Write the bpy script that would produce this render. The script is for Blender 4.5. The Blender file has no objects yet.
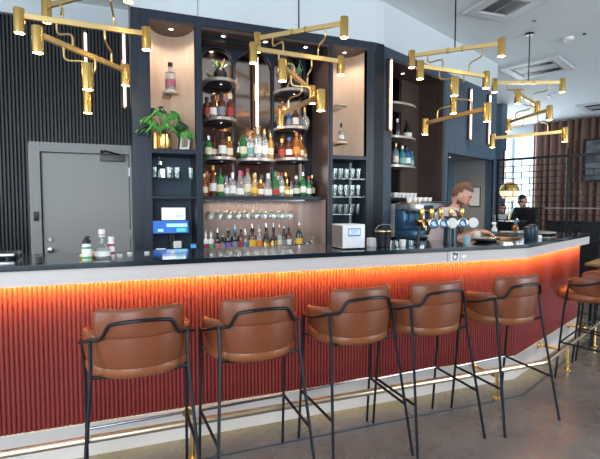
import bpy, bmesh, math, random
from mathutils import Vector, Matrix
random.seed(7)
PI = math.pi
R = math.radians
SC = bpy.context.scene
COL = SC.collection

# ------------------------------------------------------------------ camera
cam_data = bpy.data.cameras.new('camera')
cam = bpy.data.objects.new('camera', cam_data)
COL.objects.link(cam)
cam_data.sensor_width = 36.0
cam_data.lens = 452 / 600 * 36.0
cam_data.clip_start = 0.02
cam.location = (0, 0, 1.45)
cam.rotation_euler = (R(90) - math.atan(25.1 / 452), 0, R(68.9 - 90))
SC.camera = cam

# ------------------------------------------------------------------ world, daylight, exposure
SC.view_settings.view_transform = 'Standard'
SC.view_settings.look = 'None'
SC.view_settings.gamma = 1
SC.view_settings.use_curve_mapping = False
SC.view_settings.exposure = 0.25
W = bpy.data.worlds.new('world')
SC.world = W
W.use_nodes = True
W.node_tree.nodes['Background'].inputs[0].default_value = (0.72, 0.86, 1.0, 1)
W.node_tree.nodes['Background'].inputs[1].default_value = 2.2

def area(name, loc, target, sx, sy, power, col, spread=180):
    l = bpy.data.lights.new(name, 'AREA')
    l.shape = 'RECTANGLE'; l.size = sx; l.size_y = sy; l.energy = power; l.color = col
    l.spread = R(spread)
    o = bpy.data.objects.new(name, l); COL.objects.link(o)
    o.location = loc
    d = Vector(target) - Vector(loc)
    o.rotation_euler = d.to_track_quat('-Z', 'Y').to_euler()
    return o
DAY = (0.84, 0.93, 1.0)
# area lights added as daylight: unseen openings behind camera and left, plus far window
area('daylight_fill', (-1.6, -2.56, 1.9), (-1.6, 5, 1.75), 3.2, 2.7, 150, DAY)
area('daylight_fill', (7.2, -2.56, 1.9), (6.6, 5, 1.5), 3.6, 2.7, 260, DAY)
area('daylight_fill', (-4.45, 1.0, 1.9), (5, 1.0, 1.5), 3.6, 2.6, 90, DAY)

# angled frame: P + t*u + d*n  (the second, turned run of wall and bar)
PX, PY = 2.649, 4.40
U = (0.9159, 0.4014); N = (-0.4014, 0.9159)
AANG = math.atan2(U[1], U[0])
def ang(t, d, z=0.0): return Vector((PX + t * U[0] + d * N[0], PY + t * U[1] + d * N[1], z))

area('daylight_fill', ang(9.1, 2.6, 2.0), ang(0, 0.5, 1.2), 2.3, 3.0, 150, DAY)

# ------------------------------------------------------------------ materials
MATS = {}
def mat(name, col, rough=0.5, metal=0.0, trans=0.0, emit=None, es=0.0, ior=1.45, bump=None, var=None, coat=0.0, wood=None, spec=None):
    if name in MATS: return MATS[name]
    m = bpy.data.materials.new(name); m.use_nodes = True
    nt = m.node_tree; b = nt.nodes['Principled BSDF']
    b.inputs['Base Color'].default_value = (*col, 1)
    b.inputs['Roughness'].default_value = rough
    b.inputs['Metallic'].default_value = metal
    b.inputs['Transmission Weight'].default_value = trans
    b.inputs['IOR'].default_value = ior
    b.inputs['Coat Weight'].default_value = coat
    if spec is not None: b.inputs['Specular IOR Level'].default_value = spec
    if emit:
        b.inputs['Emission Color'].default_value = (*emit, 1)
        b.inputs['Emission Strength'].default_value = es
    tc = nt.nodes.new('ShaderNodeTexCoord')
    if bump:
        n = nt.nodes.new('ShaderNodeTexNoise'); n.inputs['Scale'].default_value = bump[0]
        n.inputs['Detail'].default_value = 4
        bp = nt.nodes.new('ShaderNodeBump'); bp.inputs['Strength'].default_value = bump[1]
        bp.inputs['Distance'].default_value = 0.01
        nt.links.new(tc.outputs['Object'], n.inputs['Vector'])
        nt.links.new(n.outputs['Fac'], bp.inputs['Height'])
        nt.links.new(bp.outputs['Normal'], b.inputs['Normal'])
    if var:   # (scale, colour2, (sx,sy,sz), low, high)
        n = nt.nodes.new('ShaderNodeTexNoise'); n.inputs['Scale'].default_value = var[0]
        n.inputs['Detail'].default_value = 6; n.inputs['Roughness'].default_value = 0.6
        mp = nt.nodes.new('ShaderNodeMapping'); mp.inputs['Scale'].default_value = var[2]
        r = nt.nodes.new('ShaderNodeValToRGB')
        r.color_ramp.elements[0].position = var[3]; r.color_ramp.elements[1].position = var[4]
        r.color_ramp.elements[0].color = (*col, 1); r.color_ramp.elements[1].color = (*var[1], 1)
        nt.links.new(tc.outputs['Object'], mp.inputs['Vector'])
        nt.links.new(mp.outputs['Vector'], n.inputs['Vector'])
        nt.links.new(n.outputs['Fac'], r.inputs['Fac'])
        nt.links.new(r.outputs['Color'], b.inputs['Base Color'])
    MATS[name] = m
    return m

concrete = mat('polished_concrete', (0.14, 0.117, 0.105), 0.28, var=(0.9, (0.29, 0.245, 0.22), (1, 1, 1), 0.35, 0.7), bump=(2.5, 0.05))
nt = concrete.node_tree
def _floor():
    b = nt.nodes['Principled BSDF']; tc = [n for n in nt.nodes if n.type == 'TEX_COORD'][0]
    n = nt.nodes.new('ShaderNodeTexNoise'); n.inputs['Scale'].default_value = 3.5; n.inputs['Detail'].default_value = 8
    n.inputs['Distortion'].default_value = 1.5
    r = nt.nodes.new('ShaderNodeMapRange'); r.inputs[1].default_value = 0.3; r.inputs[2].default_value = 0.7
    r.inputs[3].default_value = 0.18; r.inputs[4].default_value = 0.42
    nt.links.new(tc.outputs['Object'], n.inputs['Vector']); nt.links.new(n.outputs['Fac'], r.inputs['Value'])
    nt.links.new(r.outputs[0], b.inputs['Roughness'])
_floor()
ceil_m = mat('painted_ceiling', (0.76, 0.82, 0.85), 0.8)
white_wall = mat('painted_wall', (0.66, 0.71, 0.73), 0.7)
slat_m = mat('dark_slat', (0.030, 0.031, 0.036), 0.38, spec=.35, var=(3, (0.055, 0.054, 0.056), (8, 8, 0.6), 0.3, 0.7))
door_m = mat('grey_door', (0.36, 0.355, 0.345), 0.5)
door_f = mat('grey_door_frame', (0.33, 0.325, 0.315), 0.5)
navy = mat('dark_blue_stained_wood', (0.020, 0.026, 0.037), 0.38, spec=.3, var=(4, (0.038, 0.050, 0.070), (10, 10, 0.5), 0.3, 0.75))
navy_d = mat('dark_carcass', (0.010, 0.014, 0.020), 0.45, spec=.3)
navy_mid = mat('blue_compartment', (0.065, 0.105, 0.15), 0.45)
bluewall = mat('blue_wall_panel', (0.05, 0.088, 0.13), 0.45, var=(3, (0.075, 0.12, 0.17), (9, 9, 0.4), 0.3, 0.7))
brown = mat('brown_veneer', (0.055, 0.036, 0.030), 0.3, var=(3, (0.095, 0.062, 0.050), (10, 10, 0.5), 0.3, 0.7))
beige = mat('beige_veneer', (0.66, 0.50, 0.38), 0.5, var=(3, (0.72, 0.56, 0.44), (12, 12, 0.6), 0.3, 0.7))
taupe = mat('taupe_splashback', (0.30, 0.22, 0.195), 0.28, var=(2.5, (0.35, 0.26, 0.23), (3, 3, 3), 0.3, 0.7))
mirror = mat('bronze_mirror', (0.55, 0.43, 0.39), 0.10, 1.0)
dmirror = mat('dark_mirror', (0.035, 0.035, 0.04), 0.05, 1.0)
gold = mat('brushed_brass', (0.86, 0.54, 0.17), 0.26, 1.0)
gold_l = mat('satin_brass', (0.82, 0.58, 0.25), 0.35, 1.0)
steel = mat('steel', (0.62, 0.62, 0.62), 0.22, 1.0)
black = mat('black_powder_coat', (0.008, 0.011, 0.016), 0.32, spec=.35)
black_p = mat('black_plastic', (0.012, 0.013, 0.015), 0.4)
granite = mat('black_stone_top', (0.010, 0.018, 0.026), 0.10, coat=0.3, bump=(60, 0.02))
fascia_m = mat('pale_stone_fascia', (0.56, 0.51, 0.49), 0.5)
plinth_m = mat('pale_plinth', (0.66, 0.61, 0.58), 0.35)
flute_m = mat('terracotta_lacquer', (0.20, 0.0255, 0.025), 0.36)
leather = mat('cognac_leather', (0.175, 0.050, 0.021), 0.30, var=(6, (0.205, 0.060, 0.025), (1, 1, 1), 0.3, 0.7), bump=(140, 0.12))
leather_l = mat('tan_leather', (0.25, 0.080, 0.028), 0.32, bump=(140, 0.12))
glass = mat('clear_glass', (0.97, 0.99, 1), 0.02, trans=1.0)
white = mat('white_ceramic', (0.80, 0.79, 0.77), 0.3)
paper = mat('paper', (0.82, 0.80, 0.76), 0.7)
curtain_m = mat('brown_curtain', (0.21, 0.115, 0.09), 0.8, var=(5, (0.25, 0.14, 0.11), (1, 1, 1), 0.3, 0.7))
bulb = mat('lamp_face', (1, 0.9, 0.7), 0.4, emit=(1.0, 0.66, 0.30), es=40)
bulb_in = mat('tube_light', (1, 0.8, 0.7), 0.4, emit=(1.0, 0.84, 0.80), es=1.6)
spot_face = mat('downlight_face', (1, 1, 1), 0.4, emit=(1.0, 0.85, 0.68), es=9)
leaf_m = mat('green_leaf', (0.035, 0.19, 0.045), 0.4, var=(8, (0.09, 0.33, 0.06), (1, 1, 1), 0.3, 0.7))
leaf_d = mat('dark_green_leaf', (0.015, 0.07, 0.03), 0.4)
wood = mat('oak_wood', (0.42, 0.22, 0.09), 0.5, var=(4, (0.5, 0.28, 0.13), (1, 8, 8), 0.3, 0.7))
skin_m = mat('skin', (0.62, 0.33, 0.23), 0.5)
hair_m = mat('brown_hair', (0.15, 0.075, 0.04), 0.6, bump=(90, 0.5))
hair_k = mat('black_hair', (0.012, 0.01, 0.01), 0.6)
shirt_m = mat('lilac_grey_shirt', (0.62, 0.52, 0.54), 0.8, bump=(25, 0.2))
black_cloth = mat('black_cloth', (0.012, 0.013, 0.016), 0.8)
trouser_m = mat('dark_trousers', (0.02, 0.022, 0.03), 0.8)
apron_m = mat('brown_apron', (0.11, 0.065, 0.05), 0.75)
lip_m = mat('lips', (0.5, 0.16, 0.13), 0.5)
eye_w = mat('eye_white', (0.75, 0.72, 0.70), 0.3)
eye_k = mat('eye_dark', (0.03, 0.02, 0.015), 0.2)

def simple_pane(name):
    m = bpy.data.materials.new(name); m.use_nodes = True
    nt = m.node_tree; nt.nodes.clear()
    o = nt.nodes.new('ShaderNodeOutputMaterial'); mx = nt.nodes.new('ShaderNodeMixShader')
    t = nt.nodes.new('ShaderNodeBsdfTransparent'); g = nt.nodes.new('ShaderNodeBsdfGlossy')
    g.inputs['Roughness'].default_value = 0.02; mx.inputs[0].default_value = 0.07
    t.inputs[0].default_value = (0.93, 0.97, 0.96, 1)
    nt.links.new(t.outputs[0], mx.inputs[1]); nt.links.new(g.outputs[0], mx.inputs[2])
    nt.links.new(mx.outputs[0], o.inputs[0]); MATS[name] = m
    return m
pane_m = simple_pane('window_glass')
thin_glass = simple_pane('thin_clear_glass'); thin_glass.node_tree.nodes['Mix Shader'].inputs[0].default_value = 0.16

# ------------------------------------------------------------------ mesh helpers
def fillet(pts, r, n=5):
    pts = [Vector(p) for p in pts]
    if len(pts) < 3 or r <= 0: return pts
    out = [pts[0]]
    for i in range(1, len(pts) - 1):
        a, b, c = pts[i - 1], pts[i], pts[i + 1]
        d1 = (a - b); d2 = (c - b); k = min(r, d1.length * .48, d2.length * .48)
        p = b + d1.normalized() * k; q = b + d2.normalized() * k
        for j in range(n + 1):
            s = j / n
            out.append(p * (1 - s) ** 2 + b * 2 * s * (1 - s) + q * s * s)
    out.append(pts[-1]); return out

class MB:
    def __init__(s): s.b = bmesh.new()
    def add(s, verts, faces, M=None):
        vs = [s.b.verts.new((M @ Vector(v)) if M else v) for v in verts]
        for f in faces:
            try: s.b.faces.new([vs[i] for i in f])
            except ValueError: pass
        return s
    def box(s, x0, x1, y0, y1, z0, z1, bev=0.0, M=None):
        t = bmesh.new()
        bmesh.ops.create_cube(t, size=1)
        for v in t.verts:
            v.co = Vector(((x0 + x1) / 2 + v.co.x * (x1 - x0), (y0 + y1) / 2 + v.co.y * (y1 - y0), (z0 + z1) / 2 + v.co.z * (z1 - z0)))
        if bev > 0: bmesh.ops.bevel(t, geom=list(t.edges), offset=bev, segments=2, affect='EDGES', profile=0.5)
        return s.merge(t, M)
    def merge(s, t, M=None):
        t.verts.index_update()
        vs = [s.b.verts.new((M @ v.co) if M else v.co) for v in t.verts]
        for f in t.faces: s.b.faces.new([vs[v.index] for v in f.verts])
        t.free(); return s
    def tube(s, pts, r, seg=10, fil=0.0, cap=True, sx=1.0):
        n_in = len(pts)
        pts = fillet(pts, fil) if fil else [Vector(p) for p in pts]
        if isinstance(r, (list, tuple)) and len(pts) != n_in:
            q = []
            for i in range(len(pts)):
                f = i / (len(pts) - 1) * (n_in - 1); j = min(int(f), n_in - 2); q.append(r[j] + (r[j + 1] - r[j]) * (f - j))
            r = q
        rings = []; prev = None
        for i, p in enumerate(pts):
            if i == 0: t = pts[1] - p
            elif i == len(pts) - 1: t = p - pts[i - 1]
            else: t = (pts[i + 1] - p).normalized() + (p - pts[i - 1]).normalized()
            t.normalize()
            if prev is None:
                a = Vector((0, 0, 1)) if abs(t.z) < .9 else Vector((1, 0, 0))
                n1 = t.cross(a).normalized()
            else:
                n1 = (prev - t * prev.dot(t)).normalized()
            prev = n1; n2 = t.cross(n1)
            rr = r[i] if isinstance(r, (list, tuple)) else r
            rings.append([s.b.verts.new(p + (n1 * math.cos(2 * PI * k / seg) * sx + n2 * math.sin(2 * PI * k / seg)) * rr) for k in range(seg)])
        for a, b in zip(rings, rings[1:]):
            for k in range(seg): s.b.faces.new((a[k], a[(k + 1) % seg], b[(k + 1) % seg], b[k]))
        if cap: s.b.faces.new(rings[0][::-1]); s.b.faces.new(rings[-1])
        return s
    def lathe(s, prof, seg=20, c=(0, 0, 0), sx=1.0, sy=1.0, M=None):
        c = Vector(c); rings = []
        for r, z in prof:
            if r < 1e-6: rings.append([s.b.verts.new(_t(M, Vector((0, 0, z)) + c))])
            else: rings.append([s.b.verts.new(_t(M, Vector((r * sx * math.cos(2 * PI * k / seg), r * sy * math.sin(2 * PI * k / seg), z)) + c)) for k in range(seg)])
        for a, b in zip(rings, rings[1:]):
            for k in range(seg):
                k2 = (k + 1) % seg
                if len(a) == 1 and len(b) == 1: continue
                if len(a) == 1: s.b.faces.new((a[0], b[k2], b[k]))
                elif len(b) == 1: s.b.faces.new((a[k], a[k2], b[0]))
                else: s.b.faces.new((a[k], a[k2], b[k2], b[k]))
        return s
    def cyl(s, c, r, z0, z1, seg=20, bev=0.0):
        p = [(0, z0), (r - bev, z0), (r, z0 + bev), (r, z1 - bev), (r - bev, z1), (0, z1)] if bev else [(0, z0), (r, z0), (r, z1), (0, z1)]
        return s.lathe(p, seg, c)
    def ball(s, c, rx, ry=None, rz=None, u=14, v=10, M=None):
        ry = ry or rx; rz = rz or rx
        prof = [(math.sin(PI * i / v), -math.cos(PI * i / v)) for i in range(v + 1)]
        prof[0] = (0, -1); prof[-1] = (0, 1)
        T = Matrix.Translation(c) @ Matrix.Diagonal((rx, ry, rz, 1))
        return s.lathe(prof, u, M=(M @ T) if M else T)
    def prism(s, poly, z0, z1):
        n = len(poly)
        s.add([(x, y, z0) for x, y in poly] + [(x, y, z1) for x, y in poly],
              [list(range(n))[::-1], list(range(n, 2 * n))] + [(i, (i + 1) % n, (i + 1) % n + n, i + n) for i in range(n)])
        return s
    def build(s, name, m, parent=None, smooth=True, ang_=35):
        bmesh.ops.recalc_face_normals(s.b, faces=list(s.b.faces))
        me = bpy.data.meshes.new(name); s.b.to_mesh(me); s.b.free()
        me.materials.append(m)
        if smooth:
            for p in me.polygons: p.use_smooth = True
            me.set_sharp_from_angle(angle=R(ang_))
        o = bpy.data.objects.new(name, me); COL.objects.link(o)
        if parent: o.parent = parent
        return o
def _t(M, v): return (M @ v) if M else v

def tag(o, label, cat=None, group=None):
    o['label'] = label
    if cat: o['category'] = cat
    if group: o['group'] = group
    return o
def thing(name, label, cat, loc=(0, 0, 0), rz=0.0, group=None):
    o = bpy.data.objects.new(name, None); COL.objects.link(o)
    o.location = loc; o.rotation_euler = (0, 0, rz); o.empty_display_size = 0.1
    return tag(o, label, cat, group)
def struct(o): o['kind'] = 'structure'; return o
def kids(o): return [c for c in list(bpy.data.objects) if c.parent == o]
def copy_tree(o, parent=None):
    c = o.copy(); COL.objects.link(c); c.parent = parent
    for ch in kids(o): copy_tree(ch, c)
    return c
def dup(o, loc, rz=0.0, label=None, group=None, scale=None):
    c = copy_tree(o); c.location = loc; c.rotation_euler = (0, 0, rz)
    if label: c['label'] = label
    if group: c['group'] = group
    if scale: c.scale = scale if isinstance(scale, tuple) else (scale,) * 3
    return c
def at_ang(o, t, d, z=0.0):
    o.location = ang(t, d, z); o.rotation_euler = (0, 0, AANG); return o
def text_mesh(txt, size, depth=0.0008):
    cu = bpy.data.curves.new('lettering', 'FONT'); cu.body = txt; cu.size = size; cu.extrude = depth
    cu.align_x = 'CENTER'; cu.align_y = 'CENTER'
    o = bpy.data.objects.new('lettering', cu); COL.objects.link(o)
    dg = bpy.context.evaluated_depsgraph_get()
    me = bpy.data.meshes.new_from_object(o.evaluated_get(dg))
    bpy.data.objects.remove(o); bpy.data.curves.remove(cu)
    return me

# ------------------------------------------------------------------ room shell
ZC = 3.67
o = struct(MB().box(-4.6, 14, -2.8, 10, -0.1, 0).build('floor', concrete, smooth=False))
o = struct(MB().box(-4.6, 14, -2.8, 10, ZC, ZC + 0.1).build('ceiling', ceil_m, smooth=False))
# thin dark bluish line laid on the floor parallel to the bar
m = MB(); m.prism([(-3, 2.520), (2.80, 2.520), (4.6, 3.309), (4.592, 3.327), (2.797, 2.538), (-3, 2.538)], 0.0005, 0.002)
struct(m.build('floor_line', mat('floor_line_blue', (0.05, 0.07, 0.10), 0.35), smooth=False))
# wall behind the door: body, slats and the pale band above
m = MB()
m.box(-4.6, -0.98, 5.74, 5.9, 0, ZC); m.box(-0.98, 0.11, 5.74, 5.9, 2.14, ZC); m.box(0.11, 0.8, 5.74, 5.9, 0, ZC)
wb = struct(m.build('wall_back', navy_d, smooth=False))
m = MB()
x = -4.6
while x < 0.74:
    z0 = 2.14 if -0.98 < x + .012 < 0.115 else 0.0
    m.box(x, x + 0.021, 5.70, 5.742, z0, 3.47, 0.003)
    x += 0.036
struct(m.build('wall_back_slats', slat_m, smooth=False))
struct(MB().box(-4.6, 0.8, 5.66, 5.74, 3.47, ZC).build('wall_back_upper', white_wall, smooth=False))
# left wall with a window opening, wall behind the camera with two openings
def wall_x(name, X0, X1, y0, y1, holes, m_):
    m = MB(); ys = y0
    for a, b in holes:
        m.box(X0, X1, ys, a, 0, ZC); m.box(X0, X1, a, b, 0, 0.5); m.box(X0, X1, a, b, 3.3, ZC); ys = b
    m.box(X0, X1, ys, y1, 0, ZC)
    return struct(m.build(name, m_, smooth=False))
def wall_y(name, Y0, Y1, x0, x1, holes, m_):
    m = MB(); xs = x0
    for a, b in holes:
        m.box(xs, a, Y0, Y1, 0, ZC); m.box(a, b, Y0, Y1, 0, 0.5); m.box(a, b, Y0, Y1, 3.3, ZC); xs = b
    m.box(xs, x1, Y0, Y1, 0, ZC)
    return struct(m.build(name, m_, smooth=False))
wall_x('wall_left', -4.7, -4.5, -2.8, 5.9, [(-0.8, 2.8)], white_wall)
wall_y('wall_front', -2.8, -2.6, -4.6, 14, [(-3.2, 0.0), (5.4, 9.0)], white_wall)
def win_frame(n, pts_axis, a, b, c, ax):
    m = MB()
    for k in range(4):
        p = a + (b - a) * k / 3
        if ax == 'x': m.box(p - .03, p + .03, c - .04, c + .04, 0.5, 3.3)
        else: m.box(c - .04, c + .04, p - .03, p + .03, 0.5, 3.3)
    for z in (0.5, 3.24):
        if ax == 'x': m.box(a, b, c - .04, c + .04, z, z + .06)
        else: m.box(c - .04, c + .04, a, b, z, z + .06)
    return struct(m.build(n, black, smooth=False))
win_frame('window_2', None, -3.2, 0.0, -2.72, 'x')
win_frame('window_3', None, 5.4, 9.0, -2.72, 'x')
win_frame('window_4', None, -0.8, 2.8, -4.62, 'y')

# door with its frame
D = MB()
D.box(-0.965, -0.8625, 5.66, 5.76, 0, 2.134, 0.002).box(0.0585, 0.101, 5.66, 5.76, 0, 2.134, 0.002).box(-0.862, 0.058, 5.66, 5.76, 2.028, 2.134, 0.004)
D.box(-0.862, 0.058, 5.745, 5.76, 0, 2.03)
fr = struct(D.build('door_1', door_f, smooth=False))
MB().box(-0.850, 0.046, 5.695, 5.74, 0.01, 2.018, 0.003).build('door_leaf', door_m, fr, smooth=False)
m = MB().box(-0.26, 0.0, 5.635, 5.695, 1.945, 2.015, 0.006)
cl = m.build('door_closer', mat('closer_grey', (0.10, 0.10, 0.105), 0.4), fr)
MB().tube([(-0.06, 5.64, 2.02), (-0.20, 5.56, 2.05), (-0.24, 5.62, 2.035)], 0.010, 8).ball((-0.235, 5.62, 2.045), .02).build('closer_arm', black_p, cl)
MB().lathe([(0, 0), (0.03, 0), (0.03, 0.01), (0.022, 0.02), (0, 0.02)], 18, M=Matrix.Translation((-0.79, 5.695, 1.06)) @ Matrix.Rotation(R(90), 4, 'X')).build('lock', steel, fr)
MB().lathe([(0, 0), (0.033, 0), (0.033, 0.01), (0.02, 0.015), (0.018, 0.04), (0.03, 0.05), (0.028, 0.075), (0, 0.08)], 18, M=Matrix.Translation((-0.79, 5.695, 0.94)) @ Matrix.Rotation(R(90), 4, 'X')).build('door_knob', steel, fr)
MB().box(-0.935, -0.89, 5.64, 5.662, 1.27, 1.37, 0.004).build('card_reader', black_p, fr)
for z in (0.3, 1.05, 1.78):
    MB().cyl((0.05, 5.685, 0), 0.007, z, z + 0.1, 10).build('hinge', steel, fr)

# ------------------------------------------------------------------ bulkhead wall over the back bar
YC = 4.40
XL, XR = 0.074, 2.600
def poly_wall(name, pts, z0, z1, m_, th=0.08):
    m = MB()
    for (a, b) in zip(pts, pts[1:]):
        a = Vector((*a, 0)); b = Vector((*b, 0)); d = (b - a).normalized(); nrm = Vector((-d.y, d.x, 0)) * th
        m.prism([(a.x, a.y), (b.x, b.y), (b.x + nrm.x, b.y + nrm.y), (a.x + nrm.x, a.y + nrm.y)], z0, z1)
    return struct(m.build(name, m_, smooth=False))
cut = ang(0.06, 0)
bulk = [(XL, YC), (0.70, YC), (XR, YC), (cut.x, cut.y)]
poly_wall('wall_bulkhead', bulk, 3.215, ZC, white_wall)
poly_wall('wall_bulkhead_side', [(XL, 5.66), (XL, YC + 0.081)], 3.215, ZC, brown, 0.08)
e = ang(3.15, 0)
poly_wall('wall_bulkhead_turned', [(cut.x, cut.y), (e.x, e.y)], 3.20, ZC, white_wall)
struct(MB().box(0.669, 0.673, YC - .003, YC + 0.002, 3.216, ZC).build('trim_2', black_p, smooth=False))

# ------------------------------------------------------------------ back bar cabinet (main run)
CAB = thing('back_bar_cabinet', 'tall dark blue back bar cabinet with three arches between two pale niches', 'cabinet', (0, 0, 0))
ZS = 1.535       # long bottle shelf
CT = 1.00        # back counter height
def side_open(m, x0, x1, y0, y1, z0, z1): m.box(x0, x1, y0, y1, z0, z1)
m = MB()
m.box(XL, 0.235, YC, 5.64, 0, 3.135); m.box(0.640, 0.700, YC, 4.86, 0, 3.135)
m.box(2.035, 2.072, YC, 4.86, 0, 3.135); m.box(2.478, XR - .03, YC, 4.70, 0, 3.135)
m.box(XL, XR - .1, YC, 4.9, 3.135, 3.213); m.box(XR - .1, XR, YC, 4.6, 3.135, 3.213)
m.build('frame', navy, CAB, smooth=False)
m = MB(); m.box(0.235, 2.478, 4.86, 4.9, 0, 3.14); m.box(0.235, 0.64, 4.86, 5.6, 0, 3.1)
m.build('back_panel', navy_d, CAB, smooth=False)
# chamfer corner column to the turned run
m = MB(); a = ang(0.06, 0.0); b = ang(0.06, 0.18)
m.prism([(XR - .03, YC), (a.x, a.y), (b.x, b.y), (XR - .03, 4.58)], 0, 3.213)
m.build('corner_post', navy_d, CAB, smooth=False)
# counter and cupboards below
m = MB(); m.box(0.235, 2.478, 4.12, 4.86, CT - 0.03, CT, 0.003); m.build('back_counter', granite, CAB, smooth=False)
m = MB(); m.box(XL, XR, 4.16, YC, 0.08, CT - 0.03); m.box(0.235, 2.478, YC, 4.86, 0.08, CT - .03); m.build('cupboard_base', navy_d, CAB, smooth=False)
for i in range(6):
    x0 = XL + 0.01 + i * (XR - XL - 0.02) / 6
    d = MB().box(x0 + .003, x0 + (XR - XL - .02) / 6 - .003, 4.14, 4.16, 0.1, 0.95, .002).build('cupboard_door', navy, CAB, smooth=False)
    MB().tube([(x0 + .04, 4.12, .75), (x0 + .04, 4.12, .9)], .006, 8).build('handle', gold, d)
# niches: concave beige back with dark lid
def niche(x0, x1, z0, z1):
    cx = (x0 + x1) / 2; hw = (x1 - x0) / 2; dep = 0.30
    pts = [(cx - hw * math.cos(PI * k / 20), YC + 0.06 + dep * math.sin(PI * k / 20)) for k in range(21)]
    pts = [(x0, YC + .002)] + pts + [(x1, YC + .002)]
    m = MB(); n = len(pts)
    m.add([(x, y, z0) for x, y in pts] + [(x, y, z1) for x, y in pts], [(i, i + 1, n + i + 1, n + i) for i in range(n - 1)])
    m.build('niche_lining', beige, CAB)
    lid = MB().prism(pts, z1 - 0.02, z1); lid = lid.build('niche_lid', brown, CAB, smooth=False)
    downlight(cx - 0.0, YC + 0.14, z1 - 0.02, CAB, 7)
    MB().prism(pts, z0 - 0.035, z0).build('niche_base', navy_d, CAB, smooth=False)
def downlight(x, y, z, parent, power, r=0.028, col=(1.0, 0.84, 0.68), spot=70):
    d = MB().lathe([(0, z - .002), (r * .7, z - .002), (r * .75, z - .006), (r, z - .006), (r, z)], 18, (x, y, 0)).build('downlight', steel, parent)
    MB().lathe([(0, z - .0035), (r * .68, z - .0035), (r * .68, z - .001)], 16, (x, y, 0)).build('lamp_face', spot_face, d)
    if power:
        l = bpy.data.lights.new('downlight_beam', 'SPOT'); l.energy = power; l.color = col; l.spot_size = R(spot * 2); l.spot_blend = .8; l.shadow_soft_size = .02
        lo = bpy.data.objects.new('downlight_beam', l); COL.objects.link(lo); lo.location = (x, y, z - 0.012); lo.parent = parent
    return d
niche(0.235, 0.640, 1.965, 3.135)
niche(2.072, 2.478, 1.975, 3.135)
# left lower compartments
m = MB(); m.box(0.236, 0.639, 4.80, 4.859, CT, 1.93); m.build('compartment_back', navy_mid, CAB, smooth=False)
m = MB(); m.box(2.073, 2.477, 4.80, 4.859, 1.18, 1.94); m.build('compartment_back', navy_mid, CAB, smooth=False)
m = MB(); m.box(0.235, 0.640, YC, 4.80, 1.925, 1.962, .002); m.build('shelf', navy, CAB, smooth=False)
m = MB(); m.box(0.235, 0.640, YC, 4.80, 1.505, 1.525, .002); m.build('shelf', navy, CAB, smooth=False)
MB().box(0.237, 0.638, YC + .02, 4.79, 1.685, 1.693).build('glass_shelf', pane_m, CAB, smooth=False)
m = MB(); m.box(2.072, 2.478, YC, 4.80, 1.935, 1.972, .002); m.build('shelf', navy, CAB, smooth=False)
GSH = [1.73, 1.535, 1.345]
for z in GSH[:2] + GSH[2:]:
    MB().box(2.074, 2.476, YC + .02, 4.79, z - .008, z).build('glass_shelf', pane_m, CAB, smooth=False)
MB().box(2.072, 2.478, YC + 0.004, 4.86, CT, 1.185).build('lower_panel', brown, CAB, smooth=False)
# centre: soffit, arches, mirror
MB().box(0.700, 2.035, YC + .01, 4.86, 3.10, 3.134).build('soffit', brown, CAB, smooth=False)
MB().box(0.700, 2.035, YC + .16, YC + .20, 3.00 + .06, 3.10).build('soffit_beam', navy_d, CAB, smooth=False)
downlight(0.93, 4.50, 3.10, CAB, 7); downlight(1.36, 4.50, 3.10, CAB, 0, .034); downlight(1.80, 4.50, 3.10, CAB, 7)
downlight(0.90, 4.68, 3.10, CAB, 6)
AX = [0.758, 1.104, 1.536, 1.912]
def arch_frame():
    m = MB(); y0, y1 = 4.795, 4.815
    top = 3.10
    for i in range(3):
        a = AX[i] + 0.012; b = AX[i + 1] - 0.012; cx = (a + b) / 2; r = (b - a) / 2; zc = 3.085 - r
        n = 16
        arc = [(cx - r * math.cos(PI * k / n), zc + r * math.sin(PI * k / n)) for k in range(n + 1)]
        for y in (y0, y1):
            for k in range(n):
                (xa, za), (xb, zb) = arc[k], arc[k + 1]
                m.add([(xa, y, za), (xb, y, zb), (xb, y, top), (xa, y, top)], [(0, 1, 2, 3)])
        for k in range(n):
            (xa, za), (xb, zb) = arc[k], arc[k + 1]
            m.add([(xa, y0, za), (xb, y0, zb), (xb, y1, zb), (xa, y1, za)], [(0, 1, 2, 3)])
        # stiles beside the arch
    for i, xx in enumerate(AX): m.box(xx - 0.012, xx + 0.012, y0, y1, ZS + 0.03, top)
    m.box(0.700, AX[0] - .012, y0, y1, ZS + .03, top); 
    return m.build('arch_frame', navy, CAB, smooth=False)
arch_frame()
MB().box(0.702, 1.912, 4.835, 4.858, ZS, 3.10).build('mirror', mirror, CAB, smooth=False)
MB().box(1.925, 2.034, 4.835, 4.858, ZS, 3.10).build('dark_mirror_panel', dmirror, CAB, smooth=False)
MB().box(2.020, 2.0345, YC + .01, 4.835, 1.0, 3.10).build('side_panel', brown, CAB, smooth=False)
MB().box(0.700, 2.035, YC + .10, 4.86, ZS - .035, ZS, .003).build('bottle_shelf', navy, CAB, smooth=False)
# taupe splashback bending into the right side
pts = [(0.70, 4.80)] + [(1.75 + 0.25 * math.sin(PI / 2 * k / 8), 4.55 + 0.25 * math.cos(PI / 2 * k / 8)) for k in range(9)] + [(2.0, 4.42)]
m = MB(); n = len(pts); m.add([(x, y, CT) for x, y in pts] + [(x, y, ZS - .035) for x, y in pts], [(i, i + 1, n + i + 1, n + i) for i in range(n - 1)])
m.build('splashback', taupe, CAB)
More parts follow.
